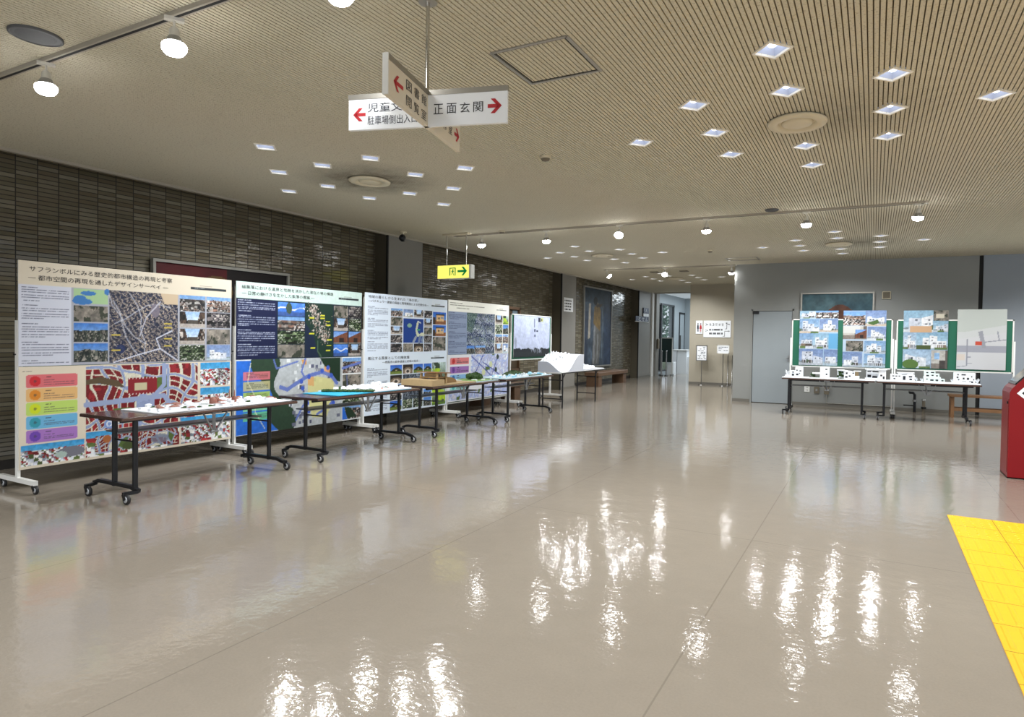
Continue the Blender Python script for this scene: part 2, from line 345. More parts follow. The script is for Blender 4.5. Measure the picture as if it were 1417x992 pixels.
        im = sky(h, w, '8cb8ea', '1e5cc0'); im[v < .35] = C('8c5a34'); im[(np.abs(u - .55) < .28) & (v > .25) & (v < .75)] = C('d8b484'); im[(np.abs(u - .55) < .33) & (np.abs(v - .78) < .05)] = C('3a3430'); im[(np.abs(u - .45) < .06) & (np.abs(v - .5) < .1)] = C('4a4038'); im[(np.abs(u - .68) < .08) & (np.abs(v - .55) < .1)] = C('7a8ca0'); im[(u < .2) & (v < .6)] = C('3a2c20')
    elif kind == 'mound': im = sky(h, w, '8cb8f0', '2458b8'); e = .38 + .32 * np.sin(np.clip(u * 3.3 - .2, 0, PI)); m = v < e; im[m] = C('2a2e1c'); im[v < .3] = C('6a7c34'); im[(np.abs(u - .5) < .08) & (np.abs(v - .42) < .06)] = C('c8b898')
    elif kind == 'vault': im = np.broadcast_to(C('2a2420'), (h, w, 3)).copy(); d = np.hypot(u - .5, (v - .25) * 1.1); im[d < .5] = C('7a6a58'); im[d < .3] = C('c8bcae'); im[d < .16] = C('3a3430')
    elif kind == 'sea': im = sky(h, w, '2c64c8', '5c94ec'); im[v < .3] = C('3c5c9c'); m = np.abs(v - .55 - .1 * np.sin(u * 9)) < .05; im[m] = C('e8f0f8')
    elif kind == 'town3d':
        im = sky(h, w, '9ad4ee', '3c9cd8'); g = 1.25 * clutter(h, w, w / 12, seed, ['e8e4e0', '8c2a2c', 'f4f2ee', 'b4b8c4', '6a1c22', '7c8894', '4c5a30']); m = v < .72 + .12 * (fbm(h, w, w / 5, seed) - .5); im[m] = g[m]
    elif kind == 'leafgreen': im = sky(h, w, '3a4a30', 'b8ccc8'); m = fbm(h, w, w / 3, seed) > .5; im[m & (v < .7)] = C('a8c82c'); im[(v > .7) & m] = C('33452f'); im[v < .12] = C('5c7c2c')
    else: im = np.full((h, w, 3), .5)
    return grade(np.clip(im, 0, 1), seed + 5)
class Img:
    def __init__(s, W_, H_, res, bg='f0efe9', gain=.93):
        s.gain = gain
        s.W, s.H = W_, H_; s.w, s.h = max(8, int(W_ / res)), max(8, int(H_ / res)); s.a = np.broadcast_to(C(bg), (s.h, s.w, 3)).copy()
        yy, xx = np.mgrid[0:s.h, 0:s.w]; s.u = (xx + .5) / s.w; s.v = (yy + .5) / s.h
    def px(s, u0, v0, u1, v1): return int(round(u0 * s.w)), int(round(v0 * s.h)), int(round(u1 * s.w)), int(round(v1 * s.h))
    def rect(s, u0, v0, u1, v1, c, al=1): a, b, c_, d = s.px(u0, v0, u1, v1); s.a[b:d, a:c_] = s.a[b:d, a:c_] * (1 - al) + C(c) * al
    def ph(s, kind, seed, u0, v0, u1, v1):
        a, b, c, d = s.px(u0, v0, u1, v1); a, b = max(a, 0), max(b, 0)
        if c - a > 1 and d - b > 1: s.a[b:d, a:c] = photo(kind, seed, d - b, c - a)[:s.h - b, :s.w - a]
    def grid(s, kinds, seed, us, vs, gap=.004):
        k = 0
        for j in range(len(vs) - 1):
            for i in range(len(us) - 1):
                s.ph(kinds[k % len(kinds)], seed + k * 3, us[i] + gap, vs[j + 1] + gap * 2, us[i + 1] - gap, vs[j] - gap); k += 1
    def ell(s, u, v, r, c, al=1, ru=None):
        m = ((s.u - u) * s.W) ** 2 / (ru or r) ** 2 + ((s.v - v) * s.H) ** 2 / r ** 2 < 1; s.a[m] = s.a[m] * (1 - al) + C(c) * al
    def poly(s, P, c, al=1):
        m = np.zeros(s.u.shape, bool); n = len(P)
        for i in range(n):
            (x0, y0), (x1, y1) = P[i], P[(i + 1) % n]
            if y0 == y1: continue
            k = ((y0 > s.v) != (y1 > s.v)) & (s.u < (x1 - x0) * (s.v - y0) / (y1 - y0) + x0); m ^= k
        s.a[m] = s.a[m] * (1 - al) + C(c) * al
    def line(s, P, wd, c, al=1):
        X, Y = s.u * s.W, s.v * s.H; m = np.zeros(s.u.shape, bool)
        for (a, b), (c_, d) in zip(P[:-1], P[1:]):
            ax, ay, bx, by = a * s.W, b * s.H, c_ * s.W, d * s.H; L = (bx - ax) ** 2 + (by - ay) ** 2 + 1e-9
            t = np.clip(((X - ax) * (bx - ax) + (Y - ay) * (by - ay)) / L, 0, 1); m |= (X - ax - t * (bx - ax)) ** 2 + (Y - ay - t * (by - ay)) ** 2 < (wd / 2) ** 2
        s.a[m] = s.a[m] * (1 - al) + C(c) * al
    def lines(s, u0, v0, u1, v1, n, c, seed, al=.75, para=6):     # greeked body copy
        R = np.random.RandomState(seed); a, b, c_, d = s.px(u0, v0, u1, v1)
        for i in range(n):
            y = d - 1 - int((i + .3) / n * (d - b)); 
            if i % para == para - 1: continue
            L = c_ - a if i % para != para - 2 else int((c_ - a) * R.uniform(.2, .7))
            if i % para == 0: L = int((c_ - a) * .35)
            k = (.25 + .75 * R.rand(L)) * al * (1.35 if i % para == 0 else 1.1)
            k = np.where(R.rand(L) < .08, 0, np.clip(k + al * .35, 0, 1))[:, None]; y = max(0, min(s.h - 1, y)); s.a[y, a:a + L] = s.a[y, a:a + L] * (1 - k) + C(c) * k
    def legend(s, u0, v0, u1, v1, c, cd, seed):
        h = v1 - v0; r_ = .16 * h * s.H; ru, rv = r_ / s.W, r_ / s.H; s.rect(u0 + ru, v0, u1 - ru, v1, c); s.rect(u0, v0 + rv, u1, v1 - rv, c)
        for a_ in (u0 + ru, u1 - ru):
            for b_ in (v0 + rv, v1 - rv): s.ell(a_, b_, r_, c)
        s.ell(u0 + (u1 - u0) * .17, (v0 + v1) / 2, h * s.H * .4, cd); s.ell(u0 + (u1 - u0) * .17, (v0 + v1) / 2, h * s.H * .12, '404048', .5)
        s.lines(u0 + (u1 - u0) * .36, v0 + h * .62, u0 + (u1 - u0) * .7, v0 + h * .9, 1, '302c34', seed, .9, 99); s.lines(u0 + (u1 - u0) * .33, v0 + h * .14, u1 - .012, v0 + h * .6, 3, '4c4450', seed, .55, 99)
    def build(s, name, parent, y=0.0):
        w, h = s.w, s.h; n = w * h; xs = np.linspace(0, s.W, w); zs = np.linspace(0, s.H, h); co = np.zeros((h, w, 3)); co[..., 0] = xs[None]; co[..., 1] = y; co[..., 2] = zs[:, None]
        i = np.arange(n).reshape(h, w); f = np.stack([i[:-1, :-1], i[:-1, 1:], i[1:, 1:], i[1:, :-1]], -1).reshape(-1); nf = len(f) // 4
        me = bpy.data.meshes.new(name); me.vertices.add(n); me.vertices.foreach_set('co', co.ravel()); me.loops.add(len(f)); me.loops.foreach_set('vertex_index', f.astype(np.int32))
        me.polygons.add(nf); me.polygons.foreach_set('loop_start', np.arange(0, len(f), 4, dtype=np.int32)); me.polygons.foreach_set('loop_total', np.full(nf, 4, np.int32)); me.update(calc_edges=True)
        at = me.color_attributes.new('ink', 'FLOAT_COLOR', 'POINT'); a = np.clip(s.a, 0, 1) * s.gain; L = np.where(a <= .04045, a / 12.92, ((a + .055) / 1.055) ** 2.4)
        at.data.foreach_set('color', np.concatenate([L, np.ones((h, w, 1))], -1).astype(np.float32).ravel()); me.materials.append(m_print)
        o = bpy.data.objects.new(name, me); COL.objects.link(o); o.parent = parent; return o

def town_plan(I, u0, v0, u1, v1, seed, road='93a2c8', lot='dcd8c4', roof='76191f', n=6):
    a, b, c, d = I.px(u0, v0, u1, v1); h, w = d - b, c - a; R = np.random.RandomState(seed)
    s = w / n; yy, xx = np.mgrid[0:h, 0:w].astype(float); xx += (fbm(h, w, s * 2.2, seed, 2) - .5) * s * 2.4; yy += (fbm(h, w, s * 2.2, seed + 1, 2) - .5) * s * 2.4
    cu, cv = xx / s, yy / (s * .8); fu, fv = cu % 1, cv % 1; idx = (np.floor(cu).astype(int) * 7 + np.floor(cv).astype(int) * 13) % 11
    im = np.broadcast_to(C(road), (h, w, 3)).copy(); blk = (np.abs(fu - .5) < .43) & (np.abs(fv - .5) < .42); im[blk] = C(lot)
    rf = blk & (np.abs(fu - .5) < .39) & (np.abs(fv - .5) < .36) & (idx != 3) & (idx != 7) & ~((np.abs(fu - .55) < .035) | (np.abs(fv - .48) < .04) & (idx % 2 == 0)); im[rf] = C(roof)
    im[rf & (fbm(h, w, s / 3, seed + 4) > .6)] = np.clip(C(roof) * 1.25 + .03, 0, 1); im[blk & (idx == 3)] = C('5a7038')
    I.a[b:d, a:c] = grade(im, seed, .12, 2)
def aerial(I, u0, v0, u1, v1, seed, pal=('1e2640', '3a3c50', '6c6258', 'a8977e', '2a3440', 'd0c0a4'), road='c8ccd8', roads=5):
    a, b, c, d = I.px(u0, v0, u1, v1); h, w = d - b, c - a; im = cells(h, w, max(1.6, w / 48), seed, list(pal), 2.0); n = fbm(h, w, w / 4, seed)[..., None]
    im = im * (.42 + .62 * n) + C('3a4160') * .34 * (1 - n); I.a[b:d, a:c] = grade(im, seed, .25, 2); R = np.random.RandomState(seed)
    for k in range(roads):
        x, y = R.rand(2); P = [(u0 + x * (u1 - u0), v0 + y * (v1 - v0))]; an = R.uniform(0, 6.28)
        for t in range(5):
            an += R.uniform(-.5, .5); x = min(1, max(0, x + .18 * math.cos(an))); y = min(1, max(0, y + .18 * math.sin(an))); P.append((u0 + x * (u1 - u0), v0 + y * (v1 - v0)))
        I.line(P, .012, road, .6)


# ------------------------------------------------------------------ room shell
struct(MB().box(-8.2, 7, -4, 33, -.12, 0).build('floor', m_floor))

CL = [(-5.07, 5.80, 'sooty left front vent'), (-.58, 5.73, 'clean right front vent'), (-5.07, 13.12, 'left rear vent'),
      (-.59, 13.15, 'right rear vent'), (-5.03, 18.8, 'farthest vent before the lobby')]
LA, LB = .12, .137          # half diagonals of a downlight
SX, SY = .645, .733
LPOS = {(0, -2): 'nearest tip', (-1, -1): 'second row left', (0, -1): 'second row middle', (1, -1): 'second row right', (-2, 0): 'middle row far left', (-1, 0): 'middle row inner left',
        (1, 0): 'middle row inner right', (2, 0): 'middle row far right', (-1, 1): 'fourth row left', (0, 1): 'fourth row middle', (1, 1): 'fourth row right', (0, 2): 'farthest tip'}
LIGHTS = [(cx + i * SX, cy + j * SY, p, n) for cx, cy, n in CL for (i, j), p in LPOS.items()]
ACC = (-2.12, -1.61, 3.53, 4.08)
# slatted ceiling: boards running away from the camera, cut out around each recessed lamp
def cut(x, y0, y1, k):
    segs = [(y0, y1)]; out = []
    for lx, ly, *_ in LIGHTS:
        d = 1 - abs(x - lx) / (LA * k)
        if d > 0:
            a, b = ly - LB * k * d, ly + LB * k * d; new = []
            for s in segs:
                if b <= s[0] or a >= s[1]: new.append(s); continue
                if a > s[0]: new.append((s[0], a))
                if b < s[1]: new.append((b, s[1]))
            segs = new
    return segs
q = MB(); PER = .030; x = -7.42
while x < 3.6:
    for a, b in cut(x + .010, -4, 24.55, .93): q.box(x, x + .0225, a, b, H, H + .016, 0)
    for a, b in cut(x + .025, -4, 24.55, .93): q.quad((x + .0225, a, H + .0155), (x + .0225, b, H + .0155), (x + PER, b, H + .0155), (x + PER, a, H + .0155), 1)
    x += PER
q.box(x, 7, -4, 24.55, H, H + .016, 0)
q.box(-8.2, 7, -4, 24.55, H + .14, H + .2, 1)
struct(q.build('ceiling', [m_ceil, m_groove]))

q = MB(); q.box(-7.95, -7.7, -4, 24.3, 0, H + .12)
struct(q.build('wall_left', m_tile))
struct(MB().box(-7.46, -7.40, -4, 24.6, H - .028, H + .05).build('trim_1', m_trim))
struct(MB().box(-7.715, -7.69, -4, 24.3, 0, .09).build('baseboard_left', m_baseshade))
for n, (y0, y1) in enumerate(((8.98, 9.97), (16.24, 17.2), (22.9, 24.35))):
    q = MB(); q.box(-7.72, -7.42, y0, y1, 0, H + .1, 0)
    q.box(-7.7, -7.425, y0 - .012, y0, 0, H + .1, 1); q.box(-7.44, -7.405, y0 - .03, y0 - .002, 0, H, 2)
    struct(q.build('wall_pillar_%d' % (n + 1), [m_pillar, m_brownside, m_dark]))
    struct(MB().box(-7.74, -7.40, y0 - .01, y1 + .01, 0, .07).build('baseboard_pillar_%d' % (n + 1), m_base))
struct(MB().box(-7.42, -7.36, 24.38, 24.62, 0, H).build('trim_2', m_white))
struct(MB().box(-7.9, -7.28, 24.62, 25.0, 0, H).build('wall_lobby_return', m_pillar))
# right grey wall block, its door and the partition beside it
q = MB(); q.box(-2.87, -2.48, 15.93, 16.13, 0, H); q.box(-1.58, 1.80, 15.93, 16.13, 0, H); q.box(-2.48, -1.58, 15.93, 16.13, 2.14, H); q.box(-2.87, -2.67, 16.13, 21.3, 0, H)
struct(q.build('wall_back', m_greywall))
struct(MB().box(1.80, 1.87, 15.96, 16.13, 0, H).build('trim_3', m_dark))
struct(MB().box(1.87, 7, 15.93, 16.13, 0, H).build('wall_right', m_bluewall))
q = MB(); q.box(-2.87, -2.49, 15.915, 15.93, 0, .07); q.box(-1.57, 1.80, 15.915, 15.93, 0, .07); q.box(1.87, 7, 15.915, 15.93, 0, .07)
struct(q.build('baseboard_back', m_base))
d = thing('door_1', 'grey blue flush steel door in the grey wall', 'door', (-2.48, 15.93, 0)); d['kind'] = 'structure'
MB().box(.04, .86, .004, .04, .012, 2.09).build('door_leaf', m_door, d); MB().box(.03, .87, .02, .06, 0, 2.10).build('door_gap', m_dark, d)
q = MB(); q.box(0, .03, -.012, .1, 0, 2.14); q.box(.87, .90, -.012, .1, 0, 2.14); q.box(0, .9, -.012, .1, 2.10, 2.14); q.build('door_frame', m_greywall, d)
MB().box(.03, .16, -.03, .02, 2.03, 2.09).build('door_closer', m_black, d)
q = MB(); q.box(.79, .84, -.005, .02, .95, 1.1); q.tube([(.815, -.005, 1.03), (.815, -.05, 1.03), (.74, -.05, 1.03)], .009); q.build('door_handle', m_steel, d)
# beige sign wall further back and the window lobby beyond
struct(MB().box(-5.2, -2.67, 21.3, 21.55, 0, H).build('wall_signs', m_beigewall))
struct(MB().box(-5.2, -2.87, 21.285, 21.3, 0, .07).build('baseboard_signs', m_base))
struct(MB().box(-8.2, 0, 24.45, 24.75, H - .03, H + .15).build('wall_beam', m_trim))
struct(MB().box(-8.2, 0, 24.75, 33, 3.25, 3.4).build('ceiling_lobby', m_farceil))
q = MB(); q.box(-7.7, -7.45, 25.0, 25.3, 0, 3.25); q.box(-7.7, -7.45, 27.85, 29.6, 0, 3.25); q.box(-7.7, -7.45, 25.3, 27.85, 2.86, 3.25); q.box(-7.7, -7.45, 25.3, 27.85, 0, .12)
struct(q.build('wall_window_side', m_farwall))
struct(MB().box(-7.7, 0, 29.6, 29.8, 0, 3.25).build('wall_far', m_farwall))
w = thing('window_1', 'tall window onto trees in the far lobby', 'window', (-7.5, 25.3, .12)); w['kind'] = 'structure'
q = MB(); q.box(-.05, .03, 0, .05, 0, 2.74); q.box(-.05, .03, 2.5, 2.55, 0, 2.74); q.box(-.05, .03, 0, 2.55, 0, .05); q.box(-.05, .03, 0, 2.55, 2.68, 2.74); q.box(-.05, .05, .62, .74, 0, 2.74)
q.build('window_frame', M('window_metal', '4a4d50', .4, .3), w)
MB().box(-.012, -.004, .05, 2.5, .05, 2.68).build('window_pane', m_glassy, w)
d = thing('door_2', 'narrow panelled lobby door with dark frame', 'door', (-7.45, 28.6, 0)); d['kind'] = 'structure'
q = MB(); q.box(0, .03, 0, .08, 0, 2.6); q.box(0, .03, .82, .9, 0, 2.6); q.box(0, .03, 0, .9, 2.52, 2.6); q.build('door_frame', m_black, d)
MB().box(0, .02, .08, .82, 0, 2.52).build('door_leaf', m_farwall, d)
MB().box(.02, .06, .12, .16, .8, 1.6).build('door_handle', m_steel, d)

# ------------------------------------------------------------------ ceiling fittings
def diamond(k, z): return [(0, -LB * k, z), (LA * k, 0, z), (0, LB * k, z), (-LA * k, 0, z)]
def make_downlight(label, loc, group):
    t = thing('recessed_downlight', label, 'downlight', loc, 0, group)
    q = MB(); O = diamond(1.0, -.007); I = diamond(.84, -.007); O2 = diamond(1.0, .004); I2 = diamond(.84, .012); q.add(O + I + O2 + I2, [])
    for i in range(4):
        j = (i + 1) % 4; q.f += [[i, 4 + i, 4 + j, j], [i, j, 8 + j, 8 + i], [4 + j, 4 + i, 12 + i, 12 + j]]; q.m += [0] * 3; q.sm += [False] * 3
    q.build('frame', m_lframe, t)
    q = MB(); A = diamond(.845, .006); B = diamond(.34, .115); q.add(A + B, [(i, 4 + i, 4 + (i + 1) % 4, (i + 1) % 4) for i in range(4)]); q.build('reflector', m_refl, t)
    q = MB(); q.add(diamond(.36, .112), [(3, 2, 1, 0)]); q.build('reflector_cap', m_refl, t); MB().ball((0, 0, .05), (.036, .036, .034), n=14, k=8).build('lamp', m_lamp, t)
    return t
proto = None
for x, y, p_, n_ in LIGHTS:
    lab = 'square recessed downlight around the %s, %s' % (n_, p_); grp = 'downlights around the %s' % n_
    if proto is None: proto = make_downlight(lab, (x, y, H), grp)
    else: dup(proto, (x, y, H), None, lab, grp)
def spot(x, y, z, e, target, cone=140, rad=.05, col=(.96, .98, 1), blend=.6):
    L = bpy.data.lights.new('lamp_light', 'SPOT'); L.energy = e; L.spot_size = math.radians(cone); L.spot_blend = blend; L.shadow_soft_size = rad; L.color = col
    o = bpy.data.objects.new('lamp_light', L); COL.objects.link(o); o.location = (x, y, z)
    o.rotation_euler = (Vector(target) - Vector((x, y, z))).to_track_quat('-Z', 'Y').to_euler(); return o
DL = 45
for x, y, *_ in LIGHTS: spot(x, y, H - .002, DL, (x, y, 0), 152, .022, (.97, .985, 1), .5).data.specular_factor = .15
for cx, cy in ((-5.07, -1.55), (-.59, -1.55), (3.9, -1.55), (3.9, 5.75), (3.9, 13.1)):      # the rows of lamps behind and right of the camera
    for (i, j) in LPOS: spot(cx + i * SX, cy + j * SY, H - .04, DL, (cx + i * SX, cy + j * SY, 0), 152, .022, (.97, .985, 1), .5)
vt = None
for cx, cy, n_ in CL:
    lab = 'cream round air vent in the ceiling: the ' + n_
    lab = {0: 'cream round ceiling vent with dark soot around it, left near the exit sign', 1: 'cream round ceiling vent nearest the camera on the right', 2: 'cream round ceiling vent beyond the long spotlight track on the left',
           3: 'cream round ceiling vent beyond the long spotlight track on the right', 4: 'farthest cream round ceiling vent, before the window lobby'}[CL.index((cx, cy, n_))]
    if vt is None:
        vt = thing('ceiling_vent', lab, 'vent', (cx, cy, H), 0, 'round ceiling vents')
        MB().lathe([(.205, .0), (.225, -.012), (.215, -.026), (.15, -.03), (.135, -.006)], n=40, ax=(1, 1.14)).build('outer_ring', m_vent, vt)
        MB().lathe([(.14, -.004), (.001, -.004)], n=40, ax=(1, 1.14)).build('throat', m_ventd, vt)
        MB().lathe([(.001, -.034), (.085, -.034), (.112, -.024), (.116, -.008)], n=40, ax=(1, 1.14)).build('centre_disc', m_vent, vt)
    else: dup(vt, (cx, cy, H), None, lab)
for n, (x, y, s, lab) in enumerate(((-4.42, 2.09, .125, 'grey round ceiling speaker in the upper left corner'), (-1.24, 9.42, .085, 'grey round ceiling speaker beside the long spotlight track'))):
    t = thing('ceiling_speaker', lab, 'speaker', (x, y, H), 0, 'round ceiling speakers')
    MB().lathe([(s, .0), (s, -.012), (s * .93, -.016), (s * .9, -.010)], n=36, ax=(1, 1.14)).build('rim', m_spk, t)
    MB().lathe([(s * .92, -.008), (s * .5, -.013), (.001, -.016)], n=36, ax=(1, 1.14)).build('grille', M('speaker_mesh', '404144', .6, 0, bump=.3, bscale=400), t)
for x, y, lab in ((-2.83, 5.76, 'small cream smoke detector beyond the hanging direction sign'), (-2.85, 13.17, 'small smoke detector before the back spotlight track'), (-5.45, 9.5, 'small flat detector on the ceiling behind the long spotlight track')):
    t = thing('smoke_detector', lab, 'smoke detector', (x, y, H), 0, 'smoke detectors')
    MB().lathe([(.052, 0), (.052, -.018), (.046, -.026)], n=24).build('base', m_vent, t); MB().lathe([(.044, -.026), (.036, -.046), (.001, -.05)], n=24).build('sensor', m_ventd, t)
def ceil_panel(name, lab, x0, x1, y0, y1):
    t = thing(name, lab, 'access panel', ((x0 + x1) / 2, (y0 + y1) / 2, H)); a, b = (x1 - x0) / 2, (y1 - y0) / 2; q = MB()
    for s_ in (-1, 1):
        q.box(-a, a, s_ * b - .012, s_ * b + .012, -.006, .002); q.box(s_ * a - .012, s_ * a + .012, -b, b, -.006, .002)
    q.build('frame', m_alu, t)
    q = MB()
    for s_ in (-1, 1): q.box(-a + .014, a - .014, s_ * (b - .019) - .004, s_ * (b - .019) + .004, -.002, .001); q.box(s_ * (a - .019) - .004, s_ * (a - .019) + .004, -b + .014, b - .014, -.002, .001)
    q.build('shadow_gap', m_dark, t)
ceil_panel('access_hatch', 'square ceiling access hatch near the hanging direction sign', *ACC)
ceil_panel('access_hatch', 'distant rectangular ceiling hatch above the grey wall corner', -2.84, -2.2, 14.6, 15.1)
for x, lab in ((-5.07, 'left grey ceiling plate flanking the lamp glare far back'), (-4.3, 'right grey ceiling plate flanking the lamp glare far back')):
    o = MB().box(-.1, .1, -.1, .1, -.02, 0).build('ceiling_plate', m_ventd, None, (x, 16.9, H)); tag(o, lab, 'ceiling plate')

# ---- lighting tracks and their spotlights
def track(x0, x1, y, lab):
    t = thing('lighting_track', lab, 'lighting track', (x0, y, H)); L = x1 - x0
    q = MB(); q.box(0, L, -.022, .022, -.026, 0); q.build('rail', m_trim, t)
    MB().box(.02, L - .02, -.009, .009, -.0275, -.0255).build('slot', m_dark, t); q = MB(); q.box(-.03, 0, -.024, .024, -.03, 0); q.box(L, L + .03, -.024, .024, -.03, 0); q.build('end_cap', m_socket, t)
track(-6.45, .52, 9.62, 'long ceiling spotlight track crossing the room behind the exit sign')
track(-7.4, -1.2, 2.30, 'cream ceiling spotlight track running across the upper left corner')
track(-6.05, -2.85, 15.85, 'farthest ceiling spotlight track, ending at the grey wall corner')
def make_spot(lab, loc, tilt, rotz):
    t = thing('track_spotlight', lab, 'spotlight', loc, rotz, 'track spotlights')
    MB().box(-.05, .05, -.016, .016, -.045, -.026).build('adaptor', m_socket, t)
    MB().tube([(0, 0, -.045), (0, 0, -.095)], .007).build('stem', m_socket, t)
    R = Matrix.Rotation(tilt, 4, 'X'); c = Vector((0, 0, -.095))
    def L(prof):
        q = MB(); q.lathe(prof, n=22); q.v = [tuple(R @ Vector(v) + c) for v in q.v]; return q
    L([(.018, .012), (.026, .0), (.028, -.035), (.034, -.045)]).build('lamp_holder', m_socket, t)
    L([(.034, -.045), (.040, -.058), (.056, -.082), (.062, -.094)]).build('lamp_shell', m_shell, t)
    L([(.064, -.092), (.064, -.112), (.052, -.130), (.03, -.140), (.001, -.143)]).build('lamp_face', m_bulb, t)
    return t
SP = [(-5.92, 9.62, .1, 0, 'leftmost spotlight on the long track, beside the exit sign'), (-4.69, 9.62, .1, 0, 'second spotlight from the left on the long track'), (-3.45, 9.62, -.5, .2, 'glaring spotlight turned to the camera, third on the long track'),
      (-2.14, 9.62, .12, .3, 'fourth spotlight from the left on the long track'), (-.83, 9.62, .1, 0, 'fifth spotlight on the long track, beside the round speaker'), (.45, 9.62, .15, .5, 'rightmost spotlight on the long track'),
      (-4.74, 2.30, -.15, 1.1, 'bright spotlight nearest the left edge, on the corner track'), (-3.42, 2.30, -.15, 1.0, 'bright spotlight on the corner track, above the left poster boards'), (-2.2, 2.30, -.2, .8, 'bright spotlight cut by the top edge of the photo'),
      (-6.0, 15.85, .7, -1.3, 'far left spotlight on the farthest track, aimed at the painting'), (-4.5, 15.85, -.5, .2, 'glaring spotlight in the middle of the farthest track'), (-2.93, 15.85, .3, .4, 'spotlight by the grey wall corner on the farthest track')]
for x, y, tl, rz, lab in SP:
    make_spot(lab, (x, y, H), tl, rz)
for x, y, tgt, e in ((-5.92, 9.62, (-7.2, 10.6, 1.3), 60), (-4.69, 9.62, (-6.6, 9.3, 1.2), 80), (-3.45, 9.62, (-5.5, 7.5, .8), 60), (-2.14, 9.62, (-5.3, 12.6, .8), 40), (-.83, 9.62, (-.5, 14.4, .9), 40), (.45, 9.62, (1.0, 14.4, .9), 40),
                     (-4.74, 2.3, (-6.6, 4.0, 1.0), 50), (-3.42, 2.3, (-6.6, 5.9, .9), 40), (-2.2, 2.3, (-6.5, 8.0, 1.3), 60), (-6.0, 15.85, (-7.6, 19.2, 2), 60), (-4.5, 15.85, (-5.6, 13.2, .8), 80), (-2.93, 15.85, (-2.9, 17.5, 1.6), 40), (-2.93, 15.6, (-2.6, 15.95, 2.0), 14)):
    spot(x, y, H - .24, e * .5, tgt, 75, .05, (.98, .99, 1), .9)

# ---- hanging cross sign
t = thing('hanging_direction_sign', 'hanging cross-shaped white direction sign with red arrows on one rod', 'sign', (-2.09, 2.83, 0))
MB().tube([(0, 0, 2.7), (0, 0, H)], .011).build('rod', m_chrome, t); MB().lathe([(.05, H - .014), (.05, H)], n=20).build('ceiling_rose', m_alu, t)
def sign_panel(name, L, rz, face, back):
    p = MB().box(-L, L, -.011, .011, 2.517, 2.678).build(name, face, t); p.rotation_euler = (0, 0, rz)
    MB().box(-L - .003, L + .003, -.014, .014, 2.678, 2.705).build('top_rail', m_alu, p)
    return p
a = sign_panel('cross_panel', .436, math.atan2(.13, .42), m_signw, m_signw)
ua = lambda k: -.436 + k * .872
arrow('arrow_mark', a, m_redarrow, ua(.03), ua(.112), 2.597, .07, -.0125); arrow('arrow_mark', a, m_redarrow, ua(.967), ua(.882), 2.604, .075, -.0125)
text('lettering', '児童文化', a, m_inkb, ua(.125), ua(.425), 2.607, 2.655, -.0125); text('lettering', '駐車場側出入口', a, m_inkb, ua(.125), ua(.445), 2.54, 2.587, -.0125)
for i_, ch in enumerate('正面玄関'): text('lettering', ch, a, m_ink, ua(.548 + i_ * .082), ua(.608 + i_ * .082), 2.577, 2.63, -.0125)
b = sign_panel('along_panel', .48, math.atan2(.467, -.112), m_signc, m_signc)
MB().box(-.486, -.478, -.014, .014, 2.517, 2.705).build('end_cap', m_white, b); ub = lambda k: -.48 + k * .96
arrow('arrow_mark', b, m_redarrow, ub(.06), ub(.17), 2.6, .075, -.0125); arrow('arrow_mark', b, m_redarrow, ub(.985), ub(.9), 2.6, .075, -.0125)
for i_, ch in enumerate('図書館'): text('lettering', ch, b, m_ink, ub(.205 + i_ * .097), ub(.272 + i_ * .097), 2.61, 2.66, -.0125)
for i_, ch in enumerate('閲覧室'): text('lettering', ch, b, m_ink, ub(.205 + i_ * .097), ub(.272 + i_ * .097), 2.535, 2.585, -.0125)
for i_, ch in enumerate('研修室'): text('lettering', ch, b, m_ink, ub(.62 + i_ * .09), ub(.685 + i_ * .09), 2.575, 2.625, -.0125)
# ---- exit sign
t = thing('exit_sign', 'hanging illuminated yellow exit sign with green running man and arrow', 'exit sign', (-6.34, 9.4, 0))
MB().bev(-.33, .36, .0, .12, 2.405, 2.635, .012).build('housing', m_exitb, t); MB().box(-.322, .315, -.006, .002, 2.41, 2.63).build('face', m_exit, t)
MB().box(-.1, .16, .02, .1, 2.395, 2.405).build('lamp_cover', m_white, t)
for x in (-.18, .22): MB().tube([(x, .06, 2.63), (x, .06, H - .02)], .011).build('rod', m_chrome, t)
MB().box(-.24, .28, .0, .12, H - .022, H).build('ceiling_plate', m_vent, t)
arrow('arrow_mark', t, m_exitg, .285, .09, 2.525, .15, -.008)
q = MB(); y = -.008
for x0, x1, z0, z1 in ((-.075, -.055, 2.455, 2.59), (.035, .055, 2.455, 2.59), (-.075, .055, 2.575, 2.59)): q.quad((x0, y, z0), (x1, y, z0), (x1, y, z1), (x0, y, z1))
q.lathe([(.013, 0), (.001, 0)], n=10); 
for i_ in range(len(q.v) - 20, len(q.v)): vx, vy, vz = q.v[i_]; q.v[i_] = (vx - .002, y, 2.553 + vy)
for P in ([(-.02, 2.54), (.008, 2.545), (.004, 2.5), (-.016, 2.5)], [(-.016, 2.505), (-.002, 2.505), (-.028, 2.465), (-.04, 2.468)], [(-.004, 2.505), (.006, 2.5), (.022, 2.47), (.026, 2.455), (.012, 2.456)], [(.004, 2.54), (.028, 2.522), (.025, 2.513), (.0, 2.528)], [(-.018, 2.54), (-.042, 2.522), (-.04, 2.512), (-.012, 2.528)]):
    q.add([(a_, y, b_) for a_, b_ in P[::-1]], [tuple(range(len(P)))])
q.build('running_man', m_exitg, t)
